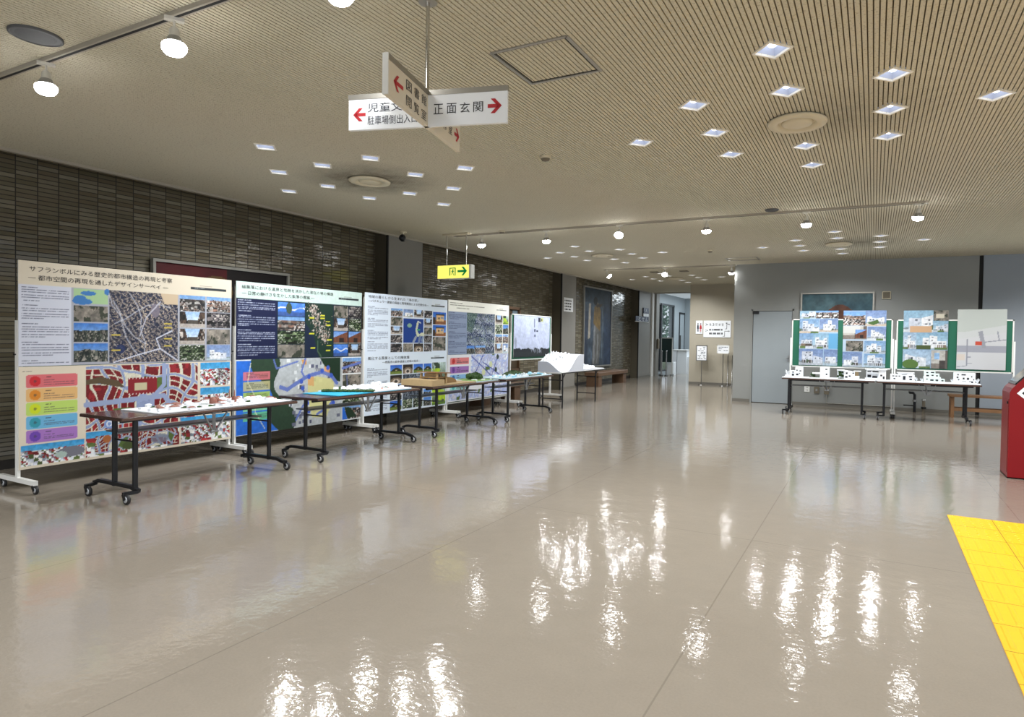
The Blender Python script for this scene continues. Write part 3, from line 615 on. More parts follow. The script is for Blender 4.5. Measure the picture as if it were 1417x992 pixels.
# ---- camera by the pillar
t = thing('ceiling_camera', 'small dark ball-shaped camera hanging by the first pillar top', 'camera', (-7.05, 8.92, H))
MB().lathe([(.06, 0), (.06, -.015), (.02, -.02), (.02, -.06)], n=18).build('mount', m_vent, t); MB().ball((0, -.02, -.105), (.06, .06, .06), n=18, k=10).build('camera_body', m_black, t); MB().lathe([(.035, -.165), (.001, -.168)], n=14).build('lens', m_blackpl, t)

# ------------------------------------------------------------------ display boards on the left
def caster(parent, x, y, r=.034, grey=False, dy=-.03):
    q = MB(); q.box(x - .014, x + .014, y - .012, y + .012, r * 1.55, r * 2.3); q.bar((x - .016, y, r * 2.0), (x - .016, y + dy, r * .9), .005, .03); q.bar((x + .016, y, r * 2.0), (x + .016, y + dy, r * .9), .005, .03)
    c = q.build('caster', m_black, parent)
    w = MB(); n = 16; w.lathe([(r * .5, -.011), (r * .94, -.011), (r, -.006), (r, .006), (r * .94, .011), (r * .5, .011)], n=n); w.v = [(x + v[2], y + dy + v[0], r + v[1]) for v in w.v]; w.build('wheel', m_wheel, c)
    h = MB(); h.lathe([(.001, -.0135), (r * .62, -.0135), (r * .62, .0135), (.001, .0135)], n=n); h.v = [(x + v[2], y + dy + v[0], r + v[1]) for v in h.v]; h.build('wheel_hub', m_wheelg, c)
    return c
def make_board(lab, loc, rz, W, z0, z1, ft, grp, posth=1.5, foot=(-.30, .30)):
    t = thing('display_board', lab, 'display board', loc, rz, grp)
    MB().box(.012, W - .012, -.010, .010, z0 + .01, z1 - .01).build('panel', m_green, t)
    q = MB()
    for a_, b_, c_, d_ in ((.0, W, z0, z0 + ft), (.0, W, z1 - ft, z1), (.0, ft, z0, z1), (W - ft, W, z0, z1)): q.box(a_, b_, -.016, .016, c_, d_)
    q.build('frame', m_frame, t)
    for x in (-.013, W + .013):
        MB().box(x - .012, x + .012, -.02, .02, .09, posth).build('post', m_white, t)
        MB().box(x - .018, x + .018, foot[0], foot[1], .075, .115).build('foot', m_white, t)
        MB().tube([(x, .0, 1.2), (x, .05, 1.2)], .014).build('clamp_knob', m_blackpl, t)
        for y in (foot[0] + .03, foot[1] - .03): caster(t, x, y, .036)
    return t
BX = -6.60
BD = [(2.985, 2.135), (5.225, 2.125), (7.455, 2.075), (9.62, 2.14)]
BL = ['big white-framed display board nearest the camera, behind the first table', 'white-framed display board behind the table with the blue water model', 'white-framed display board behind the tan wooden house model', 'white-framed display board behind the table with the green lawn model']
for (y0, W), lab in zip(BD, BL): make_board(lab, (BX, y0, 0), PI / 2, W, .21, 1.99, .02, 'display boards along the brick wall')
make_board('green display board with one pale poster, last along the brick wall', (BX, 11.93, 0), PI / 2, 1.92, .93, 1.905, .022, 'display boards along the brick wall', 1.5)
def poster(lab, loc, rz, I, grp, cat='poster'):
    t = thing('exhibition_poster', lab, cat, loc, rz, grp); MB().box(0, I.W, .0015, .009, 0, I.H).build('backing_board', m_white, t); I.build('printed_sheet', t); return t
PX = BX + .03
G1 = 'exhibition posters on the boards along the brick wall'
def strip(I, u0, v0, u1, v1): I.rect(u0, v0, u1, v1, '2c3438'); I.rect(u0 + .05, v1 + .012, u0 + .12, v1 + .022, '7a766e', .6); I.lines(u0 + .02, v0 + .006, u1 - .02, v1 - .004, 1, 'a8b0b0', 3, .6, 99)
# -- board 1 upper
W = 2.18; I = Img(W, .935, .0068, 'dcd2be'); I.rect(0, 0, .205, .775, 'd2d6e4'); I.rect(.2, 0, 1, .775, 'a9adb8'); I.lines(.012, .012, .19, .76, 30, '2a2e48', 4, .62, 7)
I.rect(.208, .62, .352, .765, 'a6c896'); I.ell(.235, .66, .04, '3c78b8', 1, .06); I.ell(.27, .725, .022, '3c78b8', 1, .07); I.ell(.245, .64, .03, '3c78b8', 1, .09); I.ell(.35, .75, .03, '3c78b8')
I.ph('rock', 21, .208, .44, .352, .6); I.ph('hill', 22, .208, .235, .352, .425); I.ph('hill', 23, .208, .03, .352, .22)
aerial(I, .358, .012, .69, .775, 31, ('1c2744', '2a3350', '7d6f66', 'c0ab92', '1e2a3c', 'e0d2bc', '4a4a5e'), 'ccd0dc', 4); I.poly([(.6, .775), (.69, .775), (.69, .66), (.62, .66)], 'c8b498'); I.ell(.575, .58, .07, '7c7482', .9, .05); I.line([(.5, .3), (.53, .5), (.6, .68)], .014, 'c4c4d0', .8); I.line([(.38, .02), (.5, .1), (.6, .16), (.69, .02)], .014, 'd4d8e8', .9); I.line([(.6, .16), (.58, .27), (.66, .36)], .014, 'd4d8e8', .9); I.ell(.41, .16, .045, '1c2c5c', .8)
for a_, b_ in ((.37, .3), (.37, .14), (.62, .43), (.62, .39), (.62, .26), (.62, .18)): I.rect(a_, b_, a_ + .04, b_ + .014, 'c8b450')
I.grid(['roofs', 'roofs', 'street', 'dark', 'street', 'rock', 'forest', 'white'], 41, [.695, .845, .995], [.775, .585, .39, .2, .01]); strip(I, .76, .85, .965, .875)
t = poster('cream-headed upper poster with grey satellite map, nearest board', (PX, 2.965, 1.095), PI / 2, I, G1)
text('title_lettering', 'サフランボルにみる歴史的都市構造の再現と考察', t, m_ink, .085, .66 * W, .842, .892, -.003); text('title_lettering', '― 都市空間の再現を通したデザインサーベイ ―', t, m_ink, .075, .64 * W, .765, .815, -.003)
# -- board 1 lower
I = Img(W, .91, .0068, 'e4d9c4'); 
for k, (c_, d_) in enumerate((('dc7076', 'd02c34'), ('e6b878', 'e08c2c'), ('bfdc6e', 'd2e028'), ('6fb6e0', '3a9cb0'), ('a878c4', '7048b0'))): I.legend(.028, .79 - k * .135, .225, .915 - k * .135, c_, d_, 60 + k)
I.lines(.015, .935, .12, .965, 1, '6a645c', 70, .5, 99); I.ph('town3d', 71, .008, .03, .252, .235); I.ell(.2, .12, .05, '7c7c88', 1, .12); I.ell(.16, .1, .03, 'b4c8c0', 1, .05)
town_plan(I, .258, .30, .80, .985, 72); I.poly([(.26, .84), (.32, .87), (.4, .82), (.43, .74), (.38, .76), (.31, .8), (.26, .79)], '5c4c36')
I.rect(.445, .655, .585, .84, '8a2028'); I.rect(.475, .7, .535, .78, 'c8c09c')
for k in range(9): I.ell(.45 + k * .0165, .835, .006, 'e8e0dc'); I.ell(.45 + k * .0165, .66, .006, 'e8e0dc')
I.line([(.26, .58), (.45, .6), (.62, .62), (.66, .5)], .05, '9aa8cc'); I.line([(.62, .98), (.62, .75), (.56, .6), (.56, .5)], .045, '9aa8cc'); I.poly([(.38, .52), (.46, .52), (.44, .42), (.36, .4)], '5a7038')
I.ell(.36, .36, .05, '7c98d0'); I.ell(.36, .36, .03, 'dfe4ee'); I.ell(.36, .36, .018, '7c98d0'); I.ph('town3d', 73, .258, .03, .7, .29); town_plan(I, .30, .05, .69, .24, 78, n=9); I.ell(.35, .2, .04, 'b06a3c'); I.ell(.45, .1, .04, '4c5a30', 1, .07); I.ell(.6, .13, .05, '7c8498', .8, .1)
I.ph('town3d', 75, .815, .70, .992, .985); I.ph('town3d', 76, .815, .36, .992, .68); I.ph('town3d', 77, .71, .03, .992, .34)
t = poster('lower poster of red-roofed town plan with five coloured legend boxes', (PX, 2.965, .18), PI / 2, I, G1)
# -- board 2 upper
W = 2.16; I = Img(W, .93, .009, 'cfe6de', .88); I.rect(0, 0, 1, .79, '0e2433'); I.rect(0, 0, .28, .775, '0b1640'); I.lines(.012, .02, .265, .77, 28, 'c8d0e8', 5, .7, 7)
I.grid(['sea', 'roofs', 'forest', 'rock'], 81, [.285, .495], [.775, .575, .385, .195, .01]); I.ell(.37, .69, .07, '3c5040', 1, .05); I.ell(.45, .7, .06, '4878c8', .5)
I.rect(.5, .01, .73, .775, '143228'); I.a[:] = grade(I.a, 82, .05, 3); I.poly([(.5, .5), (.57, .3), (.61, .01), (.5, .01)], '10203c')
for k in range(260):
    tt = random.random(); cu, cv = .55 + tt * .12 + random.gauss(0, .016 + .018 * math.sin(PI * tt)), .74 - tt * .5 + random.gauss(0, .03); I.ell(cu, cv, random.uniform(.006, .013), random.choice(['c8b8ac', 'a08c84', 'dcd4cc', '8c7c78', 'b49c8c']), .9)
I.line([(.6, .24), (.6, .1), (.63, .02)], .02, '4a6450', .9)
for a_, b_ in ((.62, .6), (.62, .56), (.665, .52), (.67, .47), (.53, .56), (.53, .34), (.54, .14), (.68, .25), (.675, .17), (.67, .1)): I.rect(a_, b_, a_ + .04, b_ + .018, 'd8d83c')
I.grid(['rock', 'dark', 'street', 'forest', 'brown', 'brown', 'sea', 'street'], 91, [.735, .87, .995], [.775, .585, .39, .2, .01]); strip(I, .78, .865, .965, .89)
t = poster('pale green headed upper poster with dark forest map and navy text', (PX, 5.21, 1.10), PI / 2, I, G1)
text('title_lettering', '縫集落における温泉と地熱を活かした滞在の場の構想', t, m_ink, .075, .73 * W, .848, .893, -.003); text('title_lettering', '― 日常の静けさを生かした集落の提案 ―', t, m_ink, .075, .57 * W, .775, .82, -.003)
# -- board 2 lower
I = Img(W, .905, .009, 'dfe6ea'); I.rect(.005, .01, .33, .985, '2a6fd8')
g_ = fbm(I.h, I.w, 12, 12); m = (I.u > .12 + .18 * (1 - I.v) - .04 * np.sin(I.v * 9)); I.a[m] = C('2a4230'); m = (I.u > .25 + .16 * (1 - I.v) + .05 * np.sin(I.v * 8)); I.a[m] = C('b9bfc2'); I.a = grade(I.a, 14, .12, 4)
for k in range(70): a_, b_ = random.uniform(.34, .78), random.uniform(.03, .95); I.rect(a_, b_, a_ + random.uniform(.012, .03), b_ + random.uniform(.03, .06), random.choice(['5c5f78', '6c7084', '8c8f98', 'dfe4e6', 'e8ecec', '4a4e66']))
I.poly([(.52, .7), (.6, .72), (.74, .66), (.75, .4), (.68, .1), (.56, .12), (.52, .4)], 'd8d48c', .85); I.poly([(.62, .99), (.8, .99), (.8, .62), (.74, .64), (.68, .8)], '16301e'); I.poly([(.52, .72), (.57, .72), (.57, .58), (.52, .6)], 'dca468', .8); I.poly([(.66, .86), (.71, .84), (.70, .74), (.66, .76)], 'e0a068', .9); I.poly([(.47, .97), (.51, .98), (.51, .9), (.48, .9)], 'e09c30')
I.line([(.31, .6), (.36, .56), (.45, .66), (.53, .74), (.64, .78), (.72, .72), (.77, .6)], .05, '6478c0', .95); I.line([(.5, .98), (.47, .8), (.5, .7)], .03, '6478c0', .95); I.line([(.26, .98), (.28, .86), (.44, .95)], .022, '6478c0', .9); I.line([(.43, .12), (.48, .3), (.54, .4)], .03, '6478c0'); I.line([(.6, .16), (.7, .26), (.78, .44)], .035, '6478c0')
for a_, b_ in ((.47, .66), (.48, .56), (.53, .72), (.64, .8), (.69, .84), (.72, .72), (.52, .34), (.53, .22), (.74, .3), (.78, .4)): I.ell(a_, b_, .032, '3c5cc0')
for k, (c_, d_) in enumerate((('e47a84', 'e47a84'), ('c8c08c', 'c8c08c'), ('b4d060', 'b4d060'), ('8cd49c', '8cd49c'), ('6cc890', '6cc890'))): I.rect(.05, .72 - k * .135, .235, .83 - k * .135, c_, .88); I.lines(.07, .74 - k * .135, .22, .82 - k * .135, 4, '303830', 17 + k, .5, 99)
I.line([(.1, .95), (.08, .7), (.13, .5), (.13, .3), (.2, .05)], .012, 'e8e8c0', .8)
I.rect(.815, 0, 1, 1, 'eef2f2'); I.ph('roofs', 101, .822, .74, .995, .985); I.ph('rock', 102, .822, .42, .995, .72); I.ph('forest', 103, .822, .25, .995, .41); I.ph('roofs', 104, .822, .02, .995, .24); I.line([(.82, .82), (.9, .86), (.995, .9)], .035, '6478c0'); I.line([(.86, .7), (.87, .5), (.92, .43)], .03, '5c6484'); I.poly([(.822, .02), (.87, .02), (.84, .2), (.822, .22)], '2a6fd8'); I.poly([(.84, .22), (.87, .03), (.96, .05), (.9, .2)], '1c3420')
t = poster('lower poster of grey village plan with blue sea and yellow fields', (PX, 5.21, .195), PI / 2, I, G1)
# -- board 3 upper and lower
W = 2.13; us = [.275, .42, .55, .68, .79]
I = Img(W, .93, .011, 'd6e2f0', 1.0); I.rect(.78, .84, 1, 1, 'dfe8f2', .6); I.lines(.03, .03, .25, .79, 28, '4c5468', 6, .5, 7); I.grid(['roofs', 'white', 'street', 'dark'], 111, us, [.78, .63])
I.grid(['rock', 'street', 'dark'], 121, [us[0], us[1]], [.63, .485, .34, .195]); I.grid(['street', 'rock', 'dark'], 131, [us[3], us[4]], [.63, .485, .34, .195]); I.grid(['dark', 'rock', 'vault', 'dark'], 141, us, [.195, .04])
I.rect(us[1] + .006, .205, us[3] - .006, .62, '143a86'); I.line([(.6, .54), (.585, .42), (.6, .34), (.64, .33)], .05, 'c4ccb0'); I.line([(.55, .22), (.58, .3)], .05, '8c98a8'); I.line([(.62, .22), (.63, .3)], .06, '6c7c9c'); I.line([(.66, .24), (.67, .3)], .05, '7c8ca4'); I.line([(.6, .58), (.64, .55)], .018, 'd0d8dc'); I.ell(.5, .5, .03, '7ca08c', 1, .06); I.rect(.59, .42, .63, .435, '3ca070'); I.ell(.66, .35, .03, 'c8ccb4', 1, .06)
I.grid(['villa', 'villa', 'rock'], 151, [.795, .985], [.76, .53, .31, .05]); strip(I, .775, .855, .96, .88)
t = poster('pale blue upper poster with small photos around a navy island map', (PX, 7.44, 1.115), PI / 2, I, G1)
text('title_lettering', '地域の暮らしから生まれた「海の家」', t, m_ink, .07, .6 * W, .852, .898, -.003); text('title_lettering', '―バナキュラー建築の調査と再現模型による空間分析―', t, m_ink, .07, .74 * W, .79, .832, -.003)
I = Img(W, .9, .011, 'd8e4f0', 1.0); I.lines(.03, .06, .25, .78, 26, '4c5468', 8, .5, 7); I.grid(['mound', 'vault', 'mound', 'mound'], 161, us, [.82, .65]); I.grid(['vault', 'roofs', 'dark', 'vault'], 171, [us[0], us[1]], [.65, .48, .32, .2]); aerial(I, us[1] + .005, .2, us[3] - .005, .64, 38, ('24303c', '3c4854', '6c7880', '98a4ac', '1c262c'), 'b4bcc4', 4)
I.grid(['sea', 'dark', 'hill'], 181, [us[3], us[4]], [.65, .5, .35, .2]); I.grid(['mound', 'forest', 'forest', 'hill'], 191, us, [.2, .03]); I.ph('leafgreen', 195, .797, .45, .985, .83); I.ph('leafgreen', 196, .797, .03, .985, .43); strip(I, .775, .9, .96, .925)
t = poster('pale blue lower poster with mound photos and lime green leaf pictures', (PX, 7.44, .215), PI / 2, I, G1)
text('title_lettering', '風化する風景としての掩体壕', t, m_ink, .07, .5 * W, .828, .878, -.003); text('title_lettering', '―鹿屋市の戦争遺産と記憶の継承―', t, m_ink, .4, .64 * W, .77, .808, -.003)
# -- board 4 upper and lower
W = 2.19; I = Img(W, .97, .012, 'e6e6dc', 1.0); I.rect(0, 0, .28, .785, '8492ac'); I.lines(.01, .02, .27, .77, 26, '3c4660', 9, .6, 6); aerial(I, .28, .0, .74, .785, 39, ('1a2c52', '26406c', '8c98b0', 'c4ccdc', '1c3448', 'a4b4a0'), '9cacc8', 3); I.poly([(.28, .785), (.45, .785), (.36, .4), (.28, .45)], '33523c', .5)
I.grid(['street', 'leafgreen', 'forest', 'hill', 'roofs', 'roofs', 'street', 'white'], 201, [.75, .885, .995], [.785, .59, .39, .2, .0]); I.ph('hill', 211, .28, .01, .4, .16); I.ph('roofs', 212, .42, .01, .58, .16); strip(I, .77, .87, .95, .89); I.lines(.03, .87, .56, .95, 2, '50503f', 12, .85, 99); I.lines(.12, .83, .68, .87, 1, '60604f', 13, .7, 99)
poster('cream-headed upper poster with blue satellite view, behind the lawn model', (PX, 9.60, 1.09), PI / 2, I, G1)
I = Img(W, .84, .012, 'e8eaee'); 
for k, (c_, d_) in enumerate((('e08080', 'c83030'), ('a070b8', '6c409c'), ('8cc0e8', '2c6cb0'), ('a0dcd8', '50b0b0'))): I.legend(.04, .78 - k * .18, .32, .93 - k * .18, c_, d_, 80 + k)
town_plan(I, .35, .3, .995, .985, 92, 'a8bcec', 'd4d4e4', 'b4bce0', 8); town_plan(I, .02, .03, .55, .22, 93, 'a8bcec', 'd0d0dc', 'a4b0dc', 9); town_plan(I, .57, .03, .995, .29, 94, 'a8bcec', 'd4d4e4', 'a0aee0', 8)
for P in ([(.36, .95), (.6, .62), (.8, .32)], [(.55, .8), (.75, .6), (.95, .35)], [(.4, .5), (.55, .98)], [(.7, .5), (.8, .95)]): I.line(P, .022, '4854a8')
for a_, b_ in ((.42, .55), (.77, .62), (.8, .92), (.92, .4)): I.ell(a_, b_, .05, '2c3c34')
for a_, b_ in ((.56, .58), (.68, .75)): I.ell(a_, b_, .06, 'd4dcae')
poster('lower poster with pale blue street plan, behind the lawn model', (PX, 9.60, .245), PI / 2, I, G1)
# -- board 5: pale sheet with dark hills
W = 1.72; I = Img(W, .88, .012, 'c8d2ee', .88); I.a = grade(I.a, 15, .1, 14); e_ = .2 + .1 * (fbm(1, I.w, 9, 16)[0] - .4); m = I.v < e_[None]; I.a[m] = C('23282e'); I.a[(I.v < .12)] = C('2a3034'); I.a = grade(I.a, 17, .1, 3)
for k in range(26): a_ = random.uniform(.45, .75); I.rect(a_, .08 + random.random() * .1, a_ + .012, .13 + random.random() * .13, 'a8b0c0', .7)
I.rect(.65, .86, .72, .97, '2c3040'); I.rect(.73, .87, .8, .97, 'd8dc90'); I.ell(.755, .92, .03, '3c4030'); I.rect(.53, .72, .56, .95, '5c6480', .7); I.rect(.54, .61, .58, .68, '3c4460'); I.rect(.6, .61, .65, .66, '2c3450'); I.rect(.54, .5, .59, .55, '6c7490'); I.lines(.66, .78, .9, .84, 2, '98a0bc', 18, .4, 99); I.ell(.05, .33, .12, '7c8494', .5, .05)
poster('pale blue-white poster with dark hill silhouette on the green board', (PX, 12.02, .995), PI / 2, I, G1)

# ------------------------------------------------------------------ display boards on the right
RB = 14.52
make_board('left green display board with two posters, behind the white house models', (-1.47, RB, 0), 0, 1.78, .905, 1.87, .022, 'green boards on the right', 1.49)
make_board('right green display board with the grey site plan, near the bench', (.375, RB, 0), 0, 1.80, .90, 1.86, .022, 'green boards on the right', 1.47)
G2 = 'model photo posters on the green boards'
def rposter(lab, x0, x1, z0, z1, I, rot=0): 
    return poster(lab, (x0, RB - .03, z0), rot, I, G2)
I = Img(.70, 1.09, .0098, 'b4d0e8', .84); I.ph('white', 301, 0, .86, .42, 1); I.ph('roofs', 302, .42, .86, 1, 1); I.ph('white', 304, 0, .59, .5, .85); I.ph('white', 306, .52, .61, 1, .85); I.ph('white', 308, 0, .31, .36, .585); I.ph('white', 313, .36, .31, .76, .585); I.rect(.76, .31, 1, .585, '6cb0dc'); I.ph('white', 314, 0, .0, .64, .3); I.ph('white', 318, .65, .0, 1, .3)
rposter('leftmost poster of white model houses on the green boards', -1.325, -.63, .945, 2.03, I)
I = Img(.735, 1.10, .0098, 'c0d4e8', .84); I.ph('roofs', 321, 0, .73, .55, .96); I.ph('white', 322, .52, .72, 1, 1); I.rect(0, .96, .52, 1, '88aad0'); I.poly([(.55, .78), (.8, .84), (.84, .78), (.7, .74)], '4a6a34'); I.ph('inside', 323, .0, .49, .56, .72); I.rect(0, .6, .4, .72, 'dcdcd8'); I.ph('brown', 324, .3, .49, .56, .66); I.ph('white', 326, .57, .47, 1, .715); I.ph('rock', 327, .08, .28, .48, .46); I.ph('white', 328, .5, .25, 1, .46); I.ph('white', 330, 0, .0, .47, .27); I.ph('white', 332, .5, 0, 1, .24)
rposter('second poster from the left of white model houses, overlapping the mountain picture', -.535, .20, .935, 2.04, I)
I = Img(.71, 1.08, .0098, '8ab0d4', .82); I.ph('white', 341, 0, .62, .66, 1); I.rect(.15, .62, .64, .73, 'd8b088'); I.ph('rock', 342, .67, .82, 1, 1); I.rect(.72, .86, .9, .94, 'd8d0bc'); I.ph('white', 345, .67, .63, 1, .815); I.ph('white', 347, 0, .33, .3, .61); I.ph('white', 349, .31, .33, 1, .61); I.rect(.3, .33, .62, .4, '4c5c34'); I.ph('white', 351, 0, 0, .63, .32); I.ell(.18, .07, .09, '5c7c3c', 1, .13); I.ph('inside', 352, .64, 0, 1, .32)
rposter('third poster with white villa above a tan courtyard photo', .485, 1.19, .95, 2.03, I)
I = Img(.73, 1.09, .0098, 'cfd0d2', .88); I.rect(0, .62, 1, 1, 'c0c6c0'); I.poly([(0, .6), (1, .74), (1, .62), (0, .5)], 'cccfce'); I.rect(0, .29, 1, .40, 'a2a4ae'); I.poly([(.43, .63), (.52, .64), (.60, .36), (.52, .36)], '9a9ca4'); I.rect(.205, .06, .228, .5, '9496a0'); I.line([(.58, .46), (1, .5)], .018, '9496a0'); I.line([(.82, .63), (.85, .5)], .018, '9496a0'); I.rect(.22, .2, .3, .215, '9496a0'); I.rect(.22, .095, .32, .11, '9496a0'); I.line([(0, .04), (.21, .06)], .016, 'a0a2aa'); I.rect(.02, .15, .17, .25, 'd8ccc0'); I.rect(.385, .405, .51, .47, 'c8503c')
t = rposter('grey site plan poster with one small red square, rightmost', 1.335, 2.06, .955, 2.04, I); I = None

# ------------------------------------------------------------------ tables
def make_table(lab, loc, rz, L, W, grp, zt=.71):
    t = thing('folding_table', lab, 'table', loc, rz, grp)
    MB().bev(0, L, 0, W, zt - .028, zt, .008).build('tabletop', m_walnut, t)
    MB().box(.004, L - .004, -.002, .004, zt - .024, zt - .006).build('edge_band', m_edge, t)
    MB().box(.16, L - .24, W * .5, W * .82, .545, .557).build('under_shelf', m_shelf, t); MB().tube([(.14, W * .48, .548), (L - .22, W * .48, .548)], .009).build('shelf_rail', m_bracket, t)
    q = MB(); q.box(.1, L - .1, W * .3 - .015, W * .3 + .015, zt - .062, zt - .03); q.box(.1, L - .1, W * .8 - .015, W * .8 + .015, zt - .062, zt - .03); q.build('top_rail', m_black, t)
    for e, (xb, ys, cx) in enumerate(((.13, (.03, .32), .035), (L - .2, (.2, .5), L - .15))):
        s_ = W / .62
        for y in ys: MB().bev(xb - .019, xb + .019, y * s_ - .016, y * s_ + .016, .1, zt - .03, .005).build('leg', m_black, t)
        q = MB(); yb = [(-.02, .095), (.08, .12), (W - .08, .12), (W, .095)]
        for (a_, za), (b_, zb) in zip(yb[:-1], yb[1:]): q.bar((xb, a_, za), (xb, b_, zb), .036, .03)
        q.bar((xb, -.01, .09), (cx, .02, .085), .03, .026); q.bar((xb, W - .02, .09), (cx, W - .05, .085), .03, .026); q.build('foot_bar', m_black, t)
        MB().tube([(xb, ys[0] * s_, .5), (xb, ys[1] * s_, .5)], .008).build('cross_tie', m_black, t)
        for y in (.02, W - .05): caster(t, cx, y, .043)
    q = MB(); xm = L * .5; q.box(xm - .05, xm + .05, .06, .1, zt - .05, zt - .028); q.bar((xm - .02, .08, zt - .04), (xm, .1, .50), .03, .012); q.bar((xm - .13, .08, zt - .04), (xm - .01, .1, .48), .014, .012); q.bar((xm + .13, .08, zt - .04), (xm + .01, .1, .48), .014, .012); q.tube([(xm - .04, .1, .49), (xm + .04, .1, .49)], .012); q.build('folding_bracket', m_bracket, t)
    return t
TG = 'caster tables in front of the poster boards'
TL = 1.86; TW = .62; TX = -5.33
ta = make_table('brown-topped black caster table carrying the red and white town model', (TX, 3.14, 0), PI / 2, TL, TW, TG)
for y0, lab in ((5.29, 'brown-topped black caster table carrying the blue water model'), (7.44, 'brown-topped black caster table carrying the tan wooden house model'), (9.50, 'brown-topped black caster table carrying the pale blue model and green hill')):
    dup(ta, (TX, y0, 0), PI / 2, lab)
tb = make_table('caster table on the right under the four left white house models', (-1.555, 13.75, 0), 0, 1.585, .66, 'caster tables in front of the green boards')
dup(tb, (.06, 13.75, 0), 0, 'caster table on the right under the three right white house models')
# table 5: plain folding trestle
t = thing('trestle_table', 'black-legged trestle table without casters under the white terrain model', 'table', (-5.44, 11.96, 0), PI / 2); L5, W5 = 2.45, .56
MB().bev(0, L5, 0, W5, .694, .72, .006).build('tabletop', M('white_top', 'd8d8d4', .4), t); MB().box(-.001, L5 + .001, -.004, .0, .692, .716).build('edge_band', m_black, t)
for xb in (.1, 1.88):
    for y in (.02, .46): MB().tube([(xb, y, 0), (xb, y, .69)], .016).build('leg', m_black, t)
    for z in (.18, .56): MB().tube([(xb, .02, z), (xb, .46, z)], .010).build('cross_tie', m_black, t)
    MB().bar((xb, .04, .55), (xb + .16, .04, .69), .02, .008).build('brace', m_black, t)

# ------------------------------------------------------------------ models on the tables
ZT = .712
def local(tab, x, y): return (TX - y, tab + x, ZT)
# -- town model
t = thing('town_model', 'white card town model with red-brown roofs on the nearest table', 'architectural model', (TX - .03, 3.47, ZT), PI / 2)
MB().box(0, 1.46, 0, .54, 0, .008).build('base_board', m_mwhite, t)
rr = random.Random(3); placed = []
def bld(w, d, h, roof):
    q = MB(); q.box(-w / 2, w / 2, -d / 2, d / 2, 0, h, 0)
    e = .004; P = [(-w / 2 - e, -d / 2 - e, h), (w / 2 + e, -d / 2 - e, h), (w / 2 + e, d / 2 + e, h), (-w / 2 - e, d / 2 + e, h), (-w / 4, 0, h + d * .28), (w / 4, 0, h + d * .28)]
    if roof: q.add(P, [(0, 1, 5, 4), (1, 2, 5), (2, 3, 4, 5), (3, 0, 4), (3, 2, 1, 0)], 1)
    return q
for k in range(96):
    x, y = rr.uniform(.06, 1.40), rr.uniform(.04, .50); w, d_, h = rr.uniform(.035, .085), rr.uniform(.03, .055), rr.uniform(.014, .034)
    if abs(y - .25 - .12 * math.sin(x * 5)) < .03 or abs(x - .75) < .03: continue
    if any(abs(x - a_) < (w + c_) / 2 and abs(y - b_) < (d_ + e_) / 2 for a_, b_, c_, e_ in placed): continue
    placed.append((x, y, w, d_)); o = bld(w, d_, h, rr.random() < .7).build('model_building', [m_mwhite, m_mroof if rr.random() < .62 else m_mwhite], t, (x, y, .008), 0)
for x, y, s_ in ((.78, .33, 1), (.84, .36, .8), (1.0, .3, .7)): MB().lathe([(.035 * s_, 0), (.035 * s_, .03), (.032 * s_, .045), (.018 * s_, .06), (.001, .066)], n=16).build('model_dome', m_mroof, t, (x, y, .008))
for x, y in ((.98, .27), (1.02, .4)): MB().tube([(0, 0, 0), (0, 0, .10), (0, 0, .125)], .007, r1=.002).build('model_minaret', m_mroof, t, (x, y, .008))
for x, y, a_ in ((.42, .2, .07), (.56, .14, .09), (1.12, .2, .06), (1.2, .38, .05), (.25, .42, .05)): MB().ball((0, 0, .004), (a_, .03, .012), n=12, jit=.2, zmin=.0).build('model_lawn', m_mgreen, t, (x, y, .008))
# -- blue water model
t = thing('coast_model', 'coastal model with bright blue water, dark green shore and white houses', 'architectural model', (TX - .02, 5.62, ZT), PI / 2)
MB().box(0, 1.36, 0, .56, 0, .006).build('water_sheet', m_mblue, t)
q = MB(); q.prism([(.62, 0), (.9, .0), (1.36, 0), (1.36, .56), (.25, .56), (.30, .44), (.42, .36), (.5, .2)], .006, .022, 'z'); q.build('land_sheet', m_mwhite, t)
q = MB()
for k in range(60):
    s_ = k / 59; x = .27 + .35 * s_ + rr.uniform(-.02, .02); y = .5 - .5 * s_ ** 1.3 + rr.uniform(-.03, .02); q.ball((x, max(.02, y), .02), (.03, .025, .018), n=6, k=4, jit=.3, zmin=.007)
q.build('shore_bushes', m_mgreen, t)
for k, (x, y) in enumerate(((1.28, .5), (1.2, .44), (.98, .12), (.8, .52), (1.3, .3), (.6, .53))): MB().ball((0, 0, .012), (.06, .03, .02), n=8, k=5, jit=.35, zmin=.0).build('model_bush', m_mgreen, t, (x, y, .02))
placed = []
for k in range(90):
    x, y = rr.uniform(.42, 1.32), rr.uniform(.05, .53); w, d_, h = rr.uniform(.03, .07), rr.uniform(.03, .05), rr.uniform(.015, .05)
    if x < .66 - y * .5 or any(abs(x - a_) < (w + c_) / 2 and abs(y - b_) < (d_ + e_) / 2 for a_, b_, c_, e_ in placed): continue
    placed.append((x, y, w, d_)); bld(w, d_, h * (.7 + x * .4), rr.random() < .6).build('model_building', [m_mwhite, m_mwhite], t, (x, y, .022))
q = MB()
for k in range(5): q.box(.86 + k * .035, .875 + k * .035, .1, .12, .022, .036)
q.build('orange_blocks', M('model_orange', 'd86a3c', .6), t)
